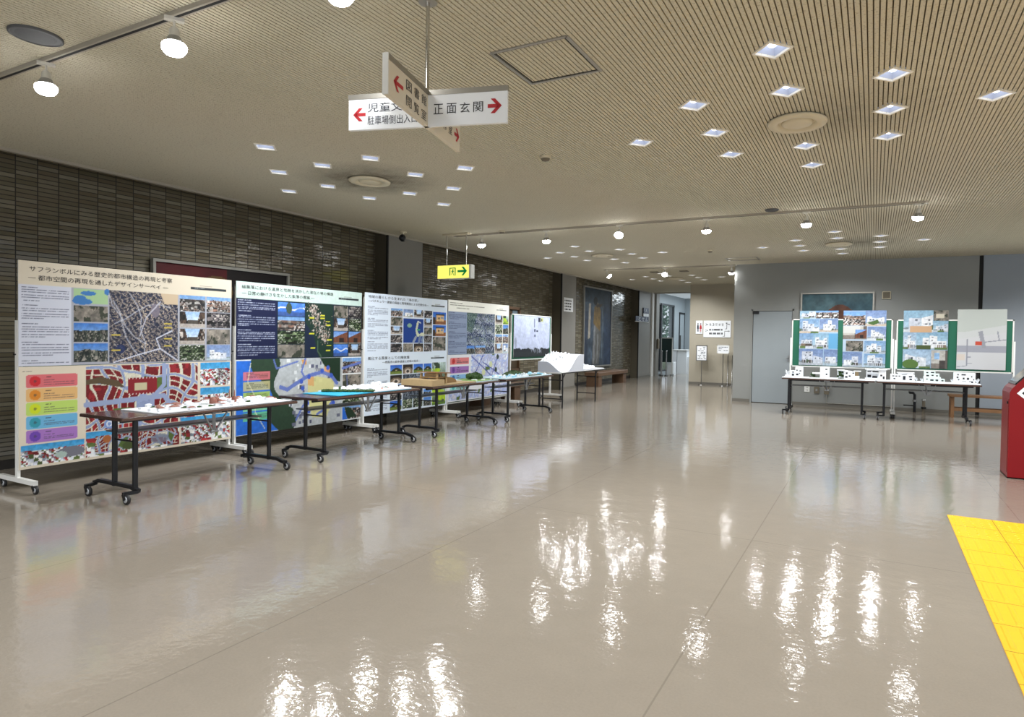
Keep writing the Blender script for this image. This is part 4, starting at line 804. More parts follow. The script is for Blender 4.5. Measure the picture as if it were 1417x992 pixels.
# -- tan wooden house model
t = thing('wooden_house_model', 'tan wooden beach house model on a thick-walled tray', 'architectural model', (TX - .03, 7.46, ZT), PI / 2)
q = MB(); q.box(0, .30, 0, .54, 0, .085); q.build('plinth_block', m_tan, t)
MB().box(.30, 1.16, 0, .54, 0, .014).build('tray', m_tan, t); 
q = MB(); q.box(.30, .33, .02, .5, .014, .085); q.box(.30, .52, .44, .47, .014, .085); q.build('back_wall', m_tan2, t)
q = MB()
for x, y in ((.26, .1), (.26, .38), (.48, .1), (.48, .38)): q.box(x - .012, x + .012, y - .012, y + .012, .014 if x > .3 else .085, .165)
for x in (.36, .40, .44): q.box(x - .005, x + .005, .12, .135, .014, .12)
q.build('posts', m_tan, t)
MB().box(.24, .50, .08, .40, .10, .112).build('upper_floor', m_tan2, t)
q = MB(); q.box(.28, .44, .14, .34, .112, .165); q.build('room', m_tan, t); MB().box(.33, .38, .138, .142, .12, .15).build('window_opening', m_win, t)
q = MB(); q.add([(.21, .05, .19), (.53, .05, .175), (.53, .43, .175), (.21, .43, .19), (.21, .05, .176), (.53, .05, .161), (.53, .43, .161), (.21, .43, .176)], [(0, 1, 2, 3), (7, 6, 5, 4), (0, 4, 5, 1), (1, 5, 6, 2), (2, 6, 7, 3), (3, 7, 4, 0)]); q.build('roof', m_woodl, t)
q = MB(); P = []
for k in range(9): a_ = PI / 2 * k / 8; P.append((.56 + .26 * math.sin(a_), .014 + .085 * math.cos(a_) ** .8 if k < 8 else .014))
P = [(.56, .014)] + P; q.prism(P[::-1], .14, .15, 'y'); q.prism(P[::-1], .44, .45, 'y')
for k in range(1, 9): (x0, z0), (x1, z1) = P[k], P[k + 1]; q.bar((x0, .3, z0), (x1, .3, z1), .3, .006)
q.build('curved_shell', m_tan2, t)
# -- green lawn model
t = thing('lawn_model', 'flat green lawn model with one dark bushy tree clump', 'architectural model', (TX - .02, 8.66, ZT), PI / 2)
MB().box(0, .62, 0, .56, 0, .010).build('base_board', m_pale, t); MB().prism([(.03, .03), (.5, .02), (.6, .2), (.58, .5), (.2, .53), (.02, .3)], .010, .016, 'z').build('lawn', m_lgreen, t)
q = MB()
for k in range(26): q.ball((rr.gauss(.34, .07), rr.gauss(.3, .05), .03 + rr.random() * .06), (.045, .04, .035), n=7, k=5, jit=.35, zmin=.012)
q.build('tree_clump', m_mgreen, t)
q = MB()
for k in range(12): x, y = rr.uniform(.08, .55), rr.uniform(.06, .2); q.box(x, x + .03, y, y + .02, .016, .028)
q.build('paths', m_mwhite, t)
# -- pale blue model with green hill
t = thing('harbour_model', 'pale blue and white model with long dark green hill', 'architectural model', (TX - .02, 9.58, ZT), PI / 2)
MB().box(0, 1.74, 0, .57, 0, .010).build('base_board', m_pale, t)
q = MB(); 
for k in range(60): s_ = k / 59; q.ball((.75 + .6 * s_, .46 + rr.uniform(-.05, .05), .015), (.07, .05, .02 + .05 * math.sin(PI * s_)), n=8, k=5, jit=.25, zmin=.011)
q.build('green_hill', m_mgreen, t)
MB().prism([(.9, .08), (1.4, .05), (1.5, .14), (1.0, .18)], .010, .018, 'z').build('lawn', m_mgreen, t); m_mpb = M('model_ice', 'a4dcf0', .5)
for k in range(80):
    x, y = rr.uniform(.06, 1.66), rr.uniform(.04, .5); w, d_ = rr.uniform(.03, .08), rr.uniform(.02, .05)
    if .72 < x < 1.4 and y > .38 or .88 < x < 1.52 and y < .2: continue
    bld(w, d_, rr.uniform(.012, .035), rr.random() < .5).build('model_building', [m_mwhite if k % 3 else m_mpb] * 2, t, (x, y, .010), rr.uniform(-.4, .4))
# -- white terrain models
def terrain(name, lab, loc, L, W, fn, nx=34, ny=14):
    t = thing(name, lab, 'architectural model', loc, PI / 2); q = MB(); g = {}
    vs = []; 
    for i in range(nx + 1):
        for j in range(ny + 1): x, y = L * i / nx, W * j / ny; vs.append((x, y, max(.006, fn(x, y))))
    I_ = lambda i, j: i * (ny + 1) + j; fs = [(I_(i, j), I_(i + 1, j), I_(i + 1, j + 1), I_(i, j + 1)) for i in range(nx) for j in range(ny)]; q.add(vs, fs, 0); n = len(vs)
    rim = [I_(i, 0) for i in range(nx)] + [I_(nx, j) for j in range(ny)] + [I_(i, ny) for i in range(nx, 0, -1)] + [I_(0, j) for j in range(ny, 0, -1)]
    q2 = MB(); q2.add([vs[k] for k in rim] + [(vs[k][0], vs[k][1], 0) for k in rim], [((k + 1) % len(rim), k, len(rim) + k, len(rim) + (k + 1) % len(rim)) for k in range(len(rim))])
    q.build('land_surface', m_mwhite, t); q2.build('cut_sides', M('model_cut_side', 'cdd2dc', .6), t); return t
sst = lambda a, b, x: (lambda k: k * k * (3 - 2 * k))(min(1, max(0, (x - a) / (b - a))))
def h1(x, y):
    a_ = .21 * sst(-.02, .36, y); c_ = sst(.22, .92, x); d_ = a_ + .15 * sst(.05, .5, x) * sst(.2, .5, y)
    return d_ * (1 - c_) + .345 * c_
t = terrain('terrain_model', 'tall white hillside model with curved grey cut edge on the trestle table', (-5.45, 12.0, .722), 1.12, .54, h1)
q = MB()
for k in range(130):
    x, y = rr.uniform(.02, .80), rr.uniform(.28, .52); z = h1(x, y); q.bar((x, y, z - .01), (x + rr.uniform(-.05, .05), y + rr.uniform(-.05, .03), z + rr.uniform(.01, .065)), .009)
q.build('paper_trees', m_mwhite, t); q = MB()
for k in range(9): x = .42 + k * .075; q.bar((x, .02, h1(x, .02) + .004), (x, .5, h1(x, .5) + .004), .004)
q.build('terrace_lines', M('model_line', 'c0c6d0', .6), t)
placed = []
for k in range(22):
    x, y = rr.uniform(.1, .95), rr.uniform(.25, .5); bld(rr.uniform(.04, .09), .04, rr.uniform(.02, .045), True).build('model_building', [m_mwhite, m_mwhite], t, (x, y, h1(x, y) - .006), rr.uniform(-.6, .6))
def h2(x, y): return .015 + .15 * sst(1.25, .0, x) * sst(-.1, .5, y)
t = terrain('terrain_model', 'low white slope model with tiny paper buildings beside the tall one', (-5.45, 13.15, .722), 1.18, .54, h2, 20, 10)
for k in range(26):
    x, y = rr.uniform(.08, 1.1), rr.uniform(.1, .5); bld(rr.uniform(.04, .1), .05, rr.uniform(.02, .05), True).build('model_building', [m_mwhite, m_mwhite], t, (x, y, h2(x, y) - .006), rr.uniform(-.6, .6))

# -- white house models on the right tables
o = MB().box(0, 1.60, 0, .62, 0, .004).build('table_paper', m_paper, None, (-1.56, 13.77, .7105)); tag(o, 'white paper sheet covering the left right-hand table top', 'table covering', 'white paper on the right tables')
o = MB().box(0, 1.56, 0, .62, 0, .004).build('table_paper', m_paper, None, (.075, 13.77, .7105)); tag(o, 'white paper sheet covering the table top nearest the bench', 'table covering', 'white paper on the right tables')
def house(lab, x, y, vols, wins, extra=(), wb=.3, mat=None):
    t = thing('house_model', lab, 'house model', (x, y, .7155), 0, 'white house models on the right tables'); mat = mat or m_mwhite
    MB().box(0, wb, 0, .26, 0, .006).build('base_board', m_mwhite, t)
    for v in vols:
        q = MB(); x0, x1, y0, y1, z0, z1 = v[:6]
        if len(v) > 6: q.prism([(x0, z0), (x1, z0), (x1, z1 - v[6]), (x0, z1)], y0, y1, 'y'); q.f = [f[::-1] for f in q.f]
        else: q.box(x0, x1, y0, y1, z0, z1)
        q.build('block', mat, t)
    for x0, z0, w, h, yy in wins: MB().box(x0, x0 + w, yy - .002, yy + .004, z0, z0 + h).build('window', m_win, t)
    for kind, x0, x1, y0, y1, z0, z1 in extra:
        if kind == 'roof': MB().box(x0, x1, y0, y1, z0, z1).build('roof_slab', m_mwhite, t)
        elif kind == 'lawn': MB().box(x0, x1, y0, y1, z0, z1).build('lawn', m_mgreen, t)
        elif kind == 'tree':
            q = MB(); 
            for k in range(9): q.ball((rr.uniform(x0, x1), rr.uniform(y0, y1), rr.uniform(z0, z1)), (.022, .02, .02), n=6, k=4, jit=.35)
            q.build('model_tree', m_mgreen, t)
        elif kind == 'wtree':
            q = MB(); 
            for k in range(14): q.bar(((x0 + x1) / 2, (y0 + y1) / 2, z0), (rr.uniform(x0, x1), rr.uniform(y0, y1), z1 - rr.random() * .04), .004)
            q.build('paper_tree', m_mwhite, t)
        elif kind == 'wall': MB().box(x0, x1, y0, y1, z0, z1).build('terrace_wall', mat, t)
        elif kind == 'tanwall': MB().box(x0, x1, y0, y1, z0, z1).build('tan_wall', m_tan, t)
    return t
house('house model with a rounded white tree at the left table end', -1.53, 13.86, [(.12, .20, .04, .2, .006, .13), (.20, .33, .02, .22, .006, .20)], [(.14, .03, .04, .04, .04), (.145, .09, .035, .02, .04), (.22, .13, .025, .02, .02), (.28, .12, .03, .02, .02), (.22, .04, .04, .035, .02), (.27, .07, .02, .015, .02)], [('wtree', .0, .12, .03, .16, .006, .15), ('wall', .02, .12, .02, .03, .006, .05)], .34)
house('tall narrow white house model with dark green garden on its left', -1.10, 14.02, [(.20, .36, .02, .2, .006, .22)], [(.29, .16, .04, .02, .02), (.30, .06, .03, .03, .02)], [('tree', .02, .12, .05, .14, .02, .11), ('lawn', .01, .2, .02, .22, .006, .012), ('roof', .06, .22, .03, .16, .075, .1)], .38)
house('house model with sloping roof and green tree in the courtyard', -.60, 13.88, [(.12, .30, .03, .2, .006, .17, .03), (.24, .38, .0, .06, .006, .07)], [(.15, .1, .03, .03, .03), (.2, .05, .035, .025, .03), (.26, .11, .03, .02, .03), (.14, .03, .04, .03, .03)], [('tree', .01, .11, .02, .1, .03, .15), ('roof', .0, .12, .0, .2, .16, .175), ('wall', .0, .12, .17, .2, .006, .15), ('tanwall', .30, .36, .1, .2, .006, .14), ('roof', .28, .40, .03, .2, .15, .162), ('lawn', .02, .12, .01, .15, .006, .011)], .4)
house('boxy white house model with long strip windows, fourth from the left', -.13, 13.88, [(.02, .34, .04, .22, .13, .2), (.22, .34, .04, .22, .006, .13), (.02, .22, .1, .22, .006, .13), (.18, .22, .1, .16, .2, .225)], [(.04, .155, .06, .02, .04), (.12, .15, .1, .025, .04), (.04, .05, .06, .05, .1), (.12, .04, .08, .04, .1), (.25, .08, .03, .03, .04), (.29, .03, .03, .05, .04)], [('wall', .0, .2, .02, .03, .006, .045), ('roof', .0, .36, .02, .23, .196, .206)], .37)
house('wide low white house model with split terraces, first on the bench-side table', .28, 13.86, [(.0, .18, .02, .16, .006, .13), (.18, .26, .06, .2, .006, .12), (.26, .38, .02, .2, .006, .13), (.12, .36, .06, .2, .13, .16)], [(.03, .09, .03, .015, .02), (.08, .09, .03, .015, .02), (.13, .09, .025, .015, .02), (.05, .04, .03, .02, .02), (.20, .03, .04, .07, .06), (.29, .08, .05, .025, .02), (.3, .03, .04, .03, .02)], [('roof', .10, .38, .05, .21, .155, .165), ('wtree', .38, .44, .04, .14, .006, .09)], .44)
house('three-tier stepped white house model, second on the bench-side table', .76, 13.88, [(.04, .30, .03, .22, .006, .10), (.04, .36, .05, .22, .006, .07), (.05, .28, .06, .22, .10, .16), (.05, .22, .08, .22, .16, .20)], [(.08, .165, .03, .02, .08), (.15, .17, .05, .02, .08), (.08, .11, .04, .025, .06), (.16, .12, .03, .02, .06), (.23, .11, .025, .025, .06), (.14, .02, .05, .04, .03), (.22, .02, .04, .04, .03), (.08, .05, .02, .02, .03), (.31, .02, .03, .03, .05)], [('wtree', -.02, .05, .02, .1, .006, .08), ('wall', .1, .36, .01, .02, .006, .03)], .38, M('model_mint', 'e2f0ec', .55))
house('cube-like white house model with scattered small windows, last near the bench', 1.20, 13.86, [(.06, .36, .03, .24, .006, .19)], [(.16, .15, .06, .02, .03), (.09, .1, .025, .025, .03), (.11, .06, .02, .02, .03), (.18, .08, .025, .03, .03), (.24, .075, .03, .035, .03), (.3, .12, .015, .02, .03), (.17, .02, .06, .025, .03), (.27, .02, .06, .03, .03), (.33, .07, .015, .02, .03), (.1, .15, .02, .02, .03)], [('wtree', .36, .44, .04, .14, .006, .1), ('wtree', .0, .06, .02, .1, .006, .08), ('wall', .14, .3, .0, .012, .006, .04)], .44)

# ------------------------------------------------------------------ things on and along the brick wall
def picture(name, lab, loc, rz, W, Hh, I, fm, fw=.035, cat='painting'):
    t = thing(name, lab, cat, loc, rz); q = MB()
    for a_, b_, c_, d_ in ((-fw, W + fw, -fw, 0), (-fw, W + fw, Hh, Hh + fw), (-fw, 0, 0, Hh), (W, W + fw, 0, Hh)): q.box(a_, b_, -.03, .03, c_, d_)
    q.build('frame', fm, t); MB().box(0, W, .0, .025, 0, Hh).build('backing', m_dark, t); o = I.build('canvas', t, -.004); return t
m_gframe = M('grey_frame', '8a8880', .4, .3)
I = Img(2.04, 1.1, .014, '4a0d10'); I.rect(.5, 0, 1, 1, '120c0c'); I.a = grade(I.a, 50, .25, 20); I.ell(.42, .72, .2, '5c4626', 1, .25); I.rect(.0, .0, .5, .58, '3c0c0e')
picture('red_picture', 'large framed dark red and black picture half hidden behind the boards', (-7.65, 4.9, 1.17), PI / 2, 2.04, 1.1, I, m_gframe)
I = Img(2.32, 2.40, .02, '2a3642'); I.a = C('222c38') * (1 - .6 * fbm(I.h, I.w, 30, 51)[..., None]) + C('6c7c88') * .55 * fbm(I.h, I.w, 16, 52)[..., None]; I.rect(.72, 0, 1, 1, '1c2c48', .55); I.rect(0, .82, 1, 1, '26323c', .6)
I.poly([(.30, .02), (.55, .02), (.62, .35), (.58, .72), (.48, .84), (.36, .72), (.34, .4)], '5c5a54', .8); I.poly([(.33, .55), (.58, .45), (.60, .72), (.5, .82), (.36, .76)], '6a552c', .95); I.ell(.40, .84, .13, '221f18', 1, .16); I.poly([(.42, .80), (.66, .81), (.60, .77), (.44, .76)], '3c3220'); I.poly([(.15, .35), (.22, .36), (.24, .8), (.17, .8)], '9a9284', .9); I.line([(.36, .05), (.38, .5)], .12, '8c9098', .6); I.line([(.48, .05), (.5, .4)], .08, '9aa0a6', .45); I.line([(.65, .1), (.67, .78)], .06, '8c98a0', .35); I.rect(0, 0, .14, .7, '20283a', .6); I.a = grade(I.a, 55, .25, 5)
picture('figure_painting', 'tall framed blue-grey painting of a standing figure on the brick wall', (-7.66, 18.38, .56), PI / 2, 2.32, 2.40, I, m_gframe, .04)
t = thing('wall_notice', 'white notice with black lines on the second pillar', 'notice', (-7.415, 16.38, 2.14), PI / 2); MB().box(0, .62, .0, .012, 0, .38).build('backing_board', m_signw, t)
q = MB(); 
for z, n_ in ((.3, 5), (.22, 3), (.14, 3), (.06, 2)): 
    for k in range(n_): x = .1 + k * .42 / n_; q.box(x, x + .3 / n_, -.003, .0, z - .018, z + .018)
    q.box(.03, .06, -.003, 0, z - .012, z + .012)
q.build('lettering', m_ink, t)
t = thing('wall_cabinet', 'wooden glazed notice case on the brick wall beside the last board', 'notice case', (-7.65, 13.4, .60), PI / 2); q = MB(); 
for a_, b_, c_, d_ in ((0, .82, 0, .06), (0, .82, 1.48, 1.54), (0, .05, 0, 1.54), (.77, .82, 0, 1.54)): q.box(a_, b_, -.06, .05, c_, d_)
q.build('frame', m_wood, t); MB().box(.05, .77, .0, .05, .06, 1.48).build('back_panel', M('case_dark', '4a3c2a', .6), t); MB().box(.5, .74, -.01, .0, 1.2, 1.46).build('pinned_card', M('card_blue', '6c7c88', .6), t)
def block_bench(lab, loc, L, W):
    t = thing('block_bench', lab, 'bench', loc, PI / 2, 'low wooden block benches along the brick wall'); MB().bev(0, L, 0, W, .32, .42, .01).build('seat_slab', m_wood, t)
    for x in (.08, L - .36): MB().bev(x, x + .28, .03, W - .03, 0, .32, .01).build('leg_block', m_wood, t)
block_bench('low wooden block bench behind the pale blue model table', (-6.92, 11.4, 0), 1.75, .42); block_bench('low wooden block bench below the tall figure painting', (-6.95, 17.85, 0), 2.6, .44)
# blue plates on the last pillar
t = thing('blue_sign', 'dark blue plate with white characters sticking out from the last pillar', 'sign', (-7.40, 22.55, 2.05), PI / 2); p = MB().box(-.1, 1.40, -.02, .0, 0, .18).build('plate', m_plate, t); MB().box(-.12, 1.42, -.022, .004, -.02, .0).build('lower_edge', m_white, t)
for k, ch in enumerate('とせん'): text('lettering', ch, t, m_signw, .22 + k * .4, .46 + k * .4, .02, .16, -.023)
t = thing('blue_sign', 'small navy plate above a white strip on the last pillar', 'sign', (-7.40, 23.35, 2.36), PI / 2); MB().box(0, .62, -.02, 0, .0, .2).build('plate', m_plate, t); MB().box(0, .62, -.018, 0, -.12, -.01).build('white_strip', m_signw, t); text('lettering', '人', t, m_signw, .22, .4, .04, .16, -.023)
o = MB().bev(0, .16, -.06, 0, 0, .38, .01).build('wall_phone', m_ventd, None, (-7.27, 24.7, 1.05), PI / 2); tag(o, 'grey box on the lobby edge past the last pillar', 'wall box')

# ------------------------------------------------------------------ sign wall and lobby
def wallsign(name, lab, x0, x1, z0, z1):
    t = thing(name, lab, 'sign', (x0, 21.3, z0)); MB().bev(0, x1 - x0, -.02, 0, 0, z1 - z0, .004).build('plate', m_signw, t); return t
k5 = 21.3 / 20.3; zz = lambda z: 1.42 + (z - 1.42) * k5
t = wallsign('restroom_sign', 'small white restroom sign with blue man and red woman', -5.0, -4.79, zz(1.6), zz(2.0)); 
def pict(x, mat, skirt):
    q = MB(); y = -.022; q.lathe([(.022, 0), (.001, 0)], n=12); q.v = [(v[0] + x, y, .315 + v[1]) for v in q.v]
    P = [(x - .022, .28), (x + .022, .28), (x + (.042 if skirt else .028), .16), (x - (.042 if skirt else .028), .16)]; q.add([(a_, y, b_) for a_, b_ in P[::-1]], [(0, 1, 2, 3)])
    for s_ in (-1, 1): q.quad((x + s_ * .012 - .009, y, .07), (x + s_ * .012 + .009, y, .07), (x + s_ * .012 + .009, y, .17), (x + s_ * .012 - .009, y, .17))
    return q.build('pictogram', mat, t)
pict(.065, m_inkb, False); pict(.150, m_redarrow, True); MB().box(.13, .18, -.023, -.02, .035, .047).build('arrow_bar', m_ink, t)
t = wallsign('direction_sign', 'wide white direction sign with two arrows on the beige wall', -4.76, -3.92, zz(1.5), zz(2.0)); Z = zz(2.0) - zz(1.5)
for k, ch in enumerate('第3研修室'): text('lettering', ch, t, m_ink, .18 + k * .095, .24 + k * .095, .36, .44, -.022)
text('lettering', '3', t, m_ink, .06, .095, .365, .435, -.022); text('lettering', '2', t, m_ink, .06, .095, .18, .25, -.022)
for z in (.40, .215): MB().prism([(.105, z - .022), (.145, z), (.105, z + .022)], -.024, -.019, 'y').build('arrow_mark', m_ink, t)
q = MB()
for z in (.12, .24):
    x = .18
    while x < .58: w_ = rr.uniform(.018, .03); q.box(x, x + w_, -.024, -.019, z - .028, z + .028); x += w_ + rr.choice((.006, .006, .03))
for a_, b_, c_, d_ in ((.66, .72, .26, .272), (.71, .722, .26, .42), (.71, .79, .408, .42), (.6, .66, .03, .042), (.65, .662, .03, .2), (.65, .79, .19, .202), (.69, .73, .43, .46)): q.box(a_, b_, -.024, -.019, c_, d_)
for z in (.414, .196): q.prism([(.775, z - .02), (.81, z), (.775, z + .02)], -.024, -.019, 'y')
q.build('route_marks', m_ink, t)
def stand_sign(lab, x, y, z0, z1, w, frame):
    t = thing('sign_stand', lab, 'sign stand', (x, y, 0), 0); MB().lathe([(.10, 0), (.10, .012), (.02, .022)], n=24).build('base', m_steel, t); MB().tube([(0, 0, .02), (0, 0, z1 - .05)], .011).build('pole', m_steel, t)
    q = MB(); a_ = w / 2; fw = .022
    for b_, c_, d_, e_ in ((-a_, a_, z0, z0 + fw), (-a_, a_, z1 - fw, z1), (-a_, -a_ + fw, z0, z1), (a_ - fw, a_, z0, z1)): q.box(b_, c_, -.035, -.008, d_, e_)
    q.build('frame', frame, t); MB().box(-a_ + .01, a_ - .01, -.025, -.012, z0 + .01, z1 - .01).build('notice_sheet', m_signw, t); q = MB(); z = z1 - .07
    while z > z0 + .05: 
        x = -a_ + .05
        while x < a_ - .06: ww = rr.uniform(.02, .09); q.box(x, min(x + ww, a_ - .04), -.027, -.024, z - .008, z + .008) if rr.random() < .7 else None; x += ww + .015
        z -= .05
    q.build('lettering', m_inkb, t); return t
stand_sign('framed notice on a single-pole stand before the beige wall', -4.72, 20.95, .76, 1.25, .34, m_steel); stand_sign('white low notice on a thin pole, right of the framed stand', -4.07, 20.95, 1.0, 1.27, .37, m_white)
pl = MB(); pl.lathe([(.05, 0), (.05, .01), (.014, .018), (.012, .92), (.018, .94), (.001, .95)], n=16)
for x, lab in ((-3.97, 'thin grey pole close to the grey wall corner, left of two'), (-3.84, 'thin grey pole closest to the grey wall corner')):
    o = pl.build('stanchion', m_steel, None, (x, 21.2, 0)); tag(o, lab, 'stanchion', 'thin poles by the sign wall')
# lobby
def stanch(lab, x, y):
    t = thing('stanchion', lab, 'stanchion', (x, y, 0), 0, 'lobby stanchions'); MB().lathe([(.075, 0), (.075, .02), (.02, .035)], n=20).build('base', m_blackpl, t); MB().tube([(0, 0, .03), (0, 0, .95)], .022).build('pole', m_steel, t); MB().lathe([(.03, .95), (.03, .98), (.001, .985)], n=14).build('cap', m_chrome, t)
stanch('chrome stanchion at the lobby left edge', -7.18, 25.1); stanch('chrome stanchion before the dark green lobby board', -7.0, 25.1)
t = thing('chalkboard', 'dark green board on white legs in the window lobby', 'board', (-7.3, 25.5, 0)); MB().box(0, .40, -.012, .012, .52, 1.45).build('panel', M('chalk_green', '14302f', .5), t); q = MB(); q.box(-.02, .42, -.016, .016, 1.45, 1.49); q.box(.40, .43, -.016, .016, .0, 1.49); q.box(-.03, 0, -.016, .016, 0, 1.49); q.build('frame', m_white, t); q = MB(); q.box(-.05, .0, -.2, .2, 0, .05); q.box(.39, .44, -.2, .2, 0, .05); q.build('foot', m_steel, t)
t = thing('white_cabinet', 'low white box under the dark green lobby board', 'cabinet', (-7.14, 25.75, 0)); MB().bev(0, .24, 0, .4, 0, .52, .006).build('body', m_counter, t); MB().box(.01, .23, -.006, 0, .04, .5).build('front', m_counter, t)
t = thing('counter', 'white stepped reception counter in the window lobby', 'counter', (-7.30, 26.9, 0)); q = MB(); q.box(0, .22, 0, .9, 0, .97); q.build('side_panel', m_counter, t); MB().box(.24, .62, .02, .9, 0, .97).build('body', m_counter, t); MB().box(-.02, .64, -.02, .92, .97, 1.0).build('worktop', m_white, t); MB().box(.62, .72, .1, .9, 0, .72).build('lower_step', m_counter, t)
t = thing('white_box', 'small low white box right of the lobby counter', 'box', (-6.98, 28.35, 0)); MB().bev(0, .42, 0, .4, 0, .42, .006).build('body', m_counter, t); MB().box(.14, .38, -.006, 0, .06, .32).build('door', m_vent, t)
# trees outside the window
def tree(lab, x, y, h, r_):
    t = thing('garden_tree', lab, 'tree', (x, y, -.1), 0, 'trees outside the lobby window'); MB().tube([(0, 0, 0), (.05, 0, h * .5), (0, .05, h * .8)], .09, r1=.03).build('trunk', m_bark, t); q = MB()
    for k in range(2600):
        a_, b_ = rr.uniform(0, 6.28), rr.uniform(-1, 1); d_ = r_ * rr.random() ** .4; c_ = Vector((d_ * math.cos(a_) * math.sqrt(1 - b_ * b_), d_ * math.sin(a_) * math.sqrt(1 - b_ * b_), h * .58 + b_ * d_ * 1.5)); n_ = Vector((rr.gauss(0, 1), rr.gauss(0, 1), rr.gauss(0, 1))).normalized(); u_ = n_.orthogonal().normalized() * rr.uniform(.06, .13); v_ = n_.cross(u_) * .6
        q.quad(c_ - u_, c_ - v_, c_ + u_, c_ + v_)
    q.build('foliage', m_leaf, t)
tree('leafy garden tree seen through the left of the lobby window', -9.3, 28.6, 4.0, 1.25); tree('leafy garden tree seen through the right of the lobby window', -10.2, 32.0, 4.6, 1.6); tree('leafy garden tree farther behind the lobby window', -11.8, 35.5, 5.0, 2.0)
struct(MB().box(-30, -8.2, 15, 60, -.3, -.1).build('ground_garden', M('garden_ground', '5c6a48', .9)))

# ------------------------------------------------------------------ grey wall things
I = Img(1.37, .9, .014, '2c4a5a'); g_ = fbm(I.h, I.w, 22, 61); I.a = C('30505e') * (1 - g_[..., None]) + C('5c7478') * g_[..., None]; m = I.v < .22 + .52 * np.exp(-((I.u - .55) / .3) ** 2); I.a[m] = C('5c3a2c'); I.a = grade(I.a, 62, .25, 7)
picture('mountain_picture', 'framed picture of a red-brown mountain behind the left green board', (-1.41, 15.89, 1.56), 0, 1.37, .9, I, m_alu, .03)
t = thing('wall_speaker', 'small square beige speaker plate on the grey wall', 'speaker', (.13, 15.93, 2.335)); MB().bev(0, .16, -.03, 0, 0, .16, .006).build('box', m_vent, t); MB().box(.015, .145, -.033, -.028, .015, .145).build('grille', m_ventd, t)
t = thing('wall_socket', 'white wall outlet under the left right-hand table', 'wall outlet', (-1.33, 15.93, .30)); MB().bev(0, .11, -.012, 0, 0, .13, .004).build('plate', m_white, t); q = MB()
for z in (.03, .085): q.box(.035, .045, -.014, -.01, z, z + .02); q.box(.065, .075, -.014, -.01, z, z + .02)
q.build('slots', m_dark, t)
t = thing('wall_socket', 'grey metal wall outlet beside the white outlet', 'wall outlet', (-1.13, 15.93, .28)); MB().bev(0, .1, -.03, 0, 0, .15, .004).build('plate', m_ventd, t); MB().box(.03, .07, -.034, -.028, .05, .1).build('cover', m_steel, t)
t = thing('conduit_box', 'grey junction box with conduit running along the grey wall foot', 'junction box', (-.93, 15.93, 0)); MB().bev(0, .1, -.05, 0, .27, .43, .004).build('box', m_ventd, t); MB().tube([(.05, -.02, .27), (.05, -.02, .09), (.07, -.02, .075), (1.3, -.02, .075)], .010).build('conduit', m_alu, t)
t = thing('valve_pipe', 'black valve standpipe with handle at the grey wall foot', 'pipe', (.76, 15.75, 0)); MB().tube([(0, 0, 0), (0, 0, .36), (-.03, 0, .4), (-.1, 0, .4)], .026).build('pipe', m_black, t); MB().tube([(0, -.03, .14), (-.2, -.03, .14)], .014).build('branch', m_black, t); MB().lathe([(.04, .22), (.04, .26)], n=14).build('collar', m_steel, t); MB().bar((-.1, -.05, .41), (-.1, .05, .41), .02, .03).build('handle', m_blackpl, t)
t = thing('valve_pipe', 'shorter grey standpipe right of the black valve pipe', 'pipe', (.92, 15.78, 0)); MB().tube([(0, 0, 0), (0, 0, .24)], .03).build('pipe', m_ventd, t); MB().lathe([(.045, .08), (.045, .12)], n=14).build('collar', m_black, t); MB().lathe([(.036, .24), (.036, .27), (.001, .28)], n=14).build('cap', m_steel, t)
t = thing('wooden_bench', 'light wooden bench with lower rail against the grey wall', 'bench', (1.29, 15.08, 0)); MB().bev(0, 1.9, 0, .36, .40, .44, .006).build('seat', m_woodl, t)
for x in (.03, 1.81):
    for y in (.03, .29): MB().bev(x, x + .06, y, y + .05, 0, .40, .004).build('leg', m_woodl, t)
MB().box(.06, 1.84, .04, .07, .13, .19).build('lower_rail', m_woodl, t); MB().box(.06, 1.84, .3, .33, .13, .19).build('back_rail', m_woodl, t)

# ------------------------------------------------------------------ red kiosk and tactile paving
t = thing('red_display_case', 'red slant-topped display case at the right edge of the photo', 'display case', (1.275, 8.64, 0))
P = [(0, 0), (1.0, 0), (1.0, 1.5), (.50, 1.5), (.02, .955), (0, .91)]; D_ = .46
MB().prism(P[::-1], 0, D_, 'y').build('body', m_red, t)
a_ = math.atan2(1.5 - .955, .48); dx, dz = math.cos(a_), math.sin(a_); nx, nz = -dz, dx
def sl(s_, o_): return (.02 + dx * s_ + nx * o_, .955 + dz * s_ + nz * o_)
q = MB(); q.prism([sl(.05, .0), sl(.05, .012), sl(.70, .012), sl(.70, 0)], .03, D_ - .03, 'y'); q.build('slant_frame', m_black, t); q = MB(); q.prism([sl(.08, .012), sl(.08, .016), sl(.67, .016), sl(.67, .012)], .05, D_ - .05, 'y'); q.build('glass', m_case, t)
MB().box(-.004, .0, .03, D_ - .03, .06, .84).build('front_door', m_red, t); q = MB(); q.tube([(-.004, .06, .8), (-.014, .06, .8)], .014); q.build('lock', m_black, t)
lx = lambda a_, b_: (.06 + a_ * dx + b_ * dz, -.003, .905 + a_ * dz - b_ * dx)
MB().quad(lx(0, 0), lx(0, .15), lx(.3, .15), lx(.3, 0)).build('label', m_signw, t)
q = MB(); 
for k in range(3): a_, b_, c_, d_ = lx(.03 + k * .05, .03), lx(.03 + k * .05, .06), lx(.06 + k * .05, .06), lx(.06 + k * .05, .03); q.quad(*[(v_[0], -.004, v_[2]) for v_ in (a_, b_, c_, d_)])
q.build('label_marks', m_ink, t); MB().box(.0, 1.0, .0, D_, 0, .012).build('base_plate', m_black, t)
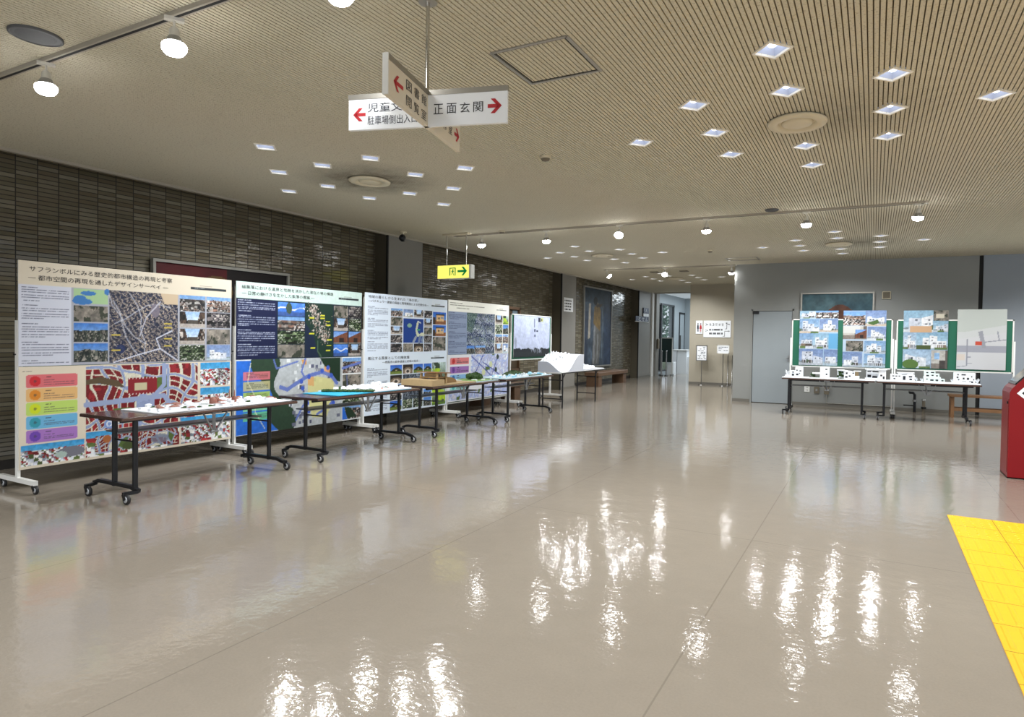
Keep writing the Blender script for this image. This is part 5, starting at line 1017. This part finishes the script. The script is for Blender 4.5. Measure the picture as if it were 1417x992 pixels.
# tactile paving: dotted warning rows then guiding bars
TXX, TYE = .565, 6.48; TS = .30; TT = .342
q = MB(); q.box(0, .9, -5.47, 0, 0, .006)
rw = 0
for j in range(2):
    for i in range(3):
        for a_ in range(5):
            for b_ in range(5): q.lathe([(.012, .006), (.009, .0105), (.001, .011)], (i * TS + .03 + a_ * .06, -(j * TT) - .034 - b_ * .0685, 0), n=8)
for j in range(2, 16):
    for i in range(3):
        for a_ in range(4):
            x = i * TS + .0375 + a_ * .075; y0 = -(j * TT) - TT + .025; y1 = -(j * TT) - .025
            q.add([(x - .014, y0, .006), (x + .014, y0, .006), (x + .014, y1, .006), (x - .014, y1, .006), (x - .009, y0 + .01, .011), (x + .009, y0 + .01, .011), (x + .009, y1 - .01, .011), (x - .009, y1 - .01, .011)], [(4, 5, 6, 7), (0, 1, 5, 4), (1, 2, 6, 5), (2, 3, 7, 6), (3, 0, 4, 7)])
for j in range(1, 16): q.box(0, .9, -j * TT - .0025, -j * TT + .0025, .006, .0066, 1)
for i in range(1, 3): q.box(i * TS - .0025, i * TS + .0025, -5.47, 0, .006, .0066, 1)
o = q.build('tactile_paving', [m_yellow, M('tactile_joint', '8a6808', .6)], None, (TXX, TYE, 0)); tag(o, 'yellow tactile paving mat with dots and bars on the floor', 'tactile paving')

# ------------------------------------------------------------------ daylight from the entrance side and garden, plus added lobby fill
wd = bpy.data.worlds.new('world'); bpy.context.scene.world = wd; wd.use_nodes = True; bg = wd.node_tree.nodes['Background']; bg.inputs['Color'].default_value = (.82, .9, 1, 1); bg.inputs['Strength'].default_value = 1.1
vs_ = bpy.context.scene.view_settings; vs_.view_transform = 'Standard'; vs_.look = 'None'; vs_.exposure = 0; vs_.gamma = 1

for y, e in ((26.2, 90), (28.4, 60)):  # unseen area lamps added to brighten the lobby
    L = bpy.data.lights.new('lobby_fill', 'AREA'); L.energy = e; L.size = 1.6; L.color = (.85, .94, 1); o = bpy.data.objects.new('lobby_fill', L); COL.objects.link(o); o.location = (-5.6, y, 3.2)


# ------------------------------------------------------------------ camera
cam = bpy.data.cameras.new('camera'); co = bpy.data.objects.new('camera', cam); COL.objects.link(co)
yaw, pitch, roll = 5.02756046e-01, -2.24573458e-02, 1.50475912e-02
f = Vector((-math.sin(yaw) * math.cos(pitch), math.cos(yaw) * math.cos(pitch), math.sin(pitch))); r = Vector((math.cos(yaw), math.sin(yaw), 0)); u = r.cross(f)
r2 = math.cos(roll) * r + math.sin(roll) * u; u2 = -math.sin(roll) * r + math.cos(roll) * u
m = Matrix((r2, u2, -f)).transposed().to_4x4(); m.translation = (0, 0, 1.42); co.matrix_world = m
cam.sensor_width = 36; cam.lens = 909.895 / 1417 * 36; cam.shift_y = -(496 - 486.575) / 1417; cam.clip_start = .05
sc = bpy.context.scene; sc.camera = co
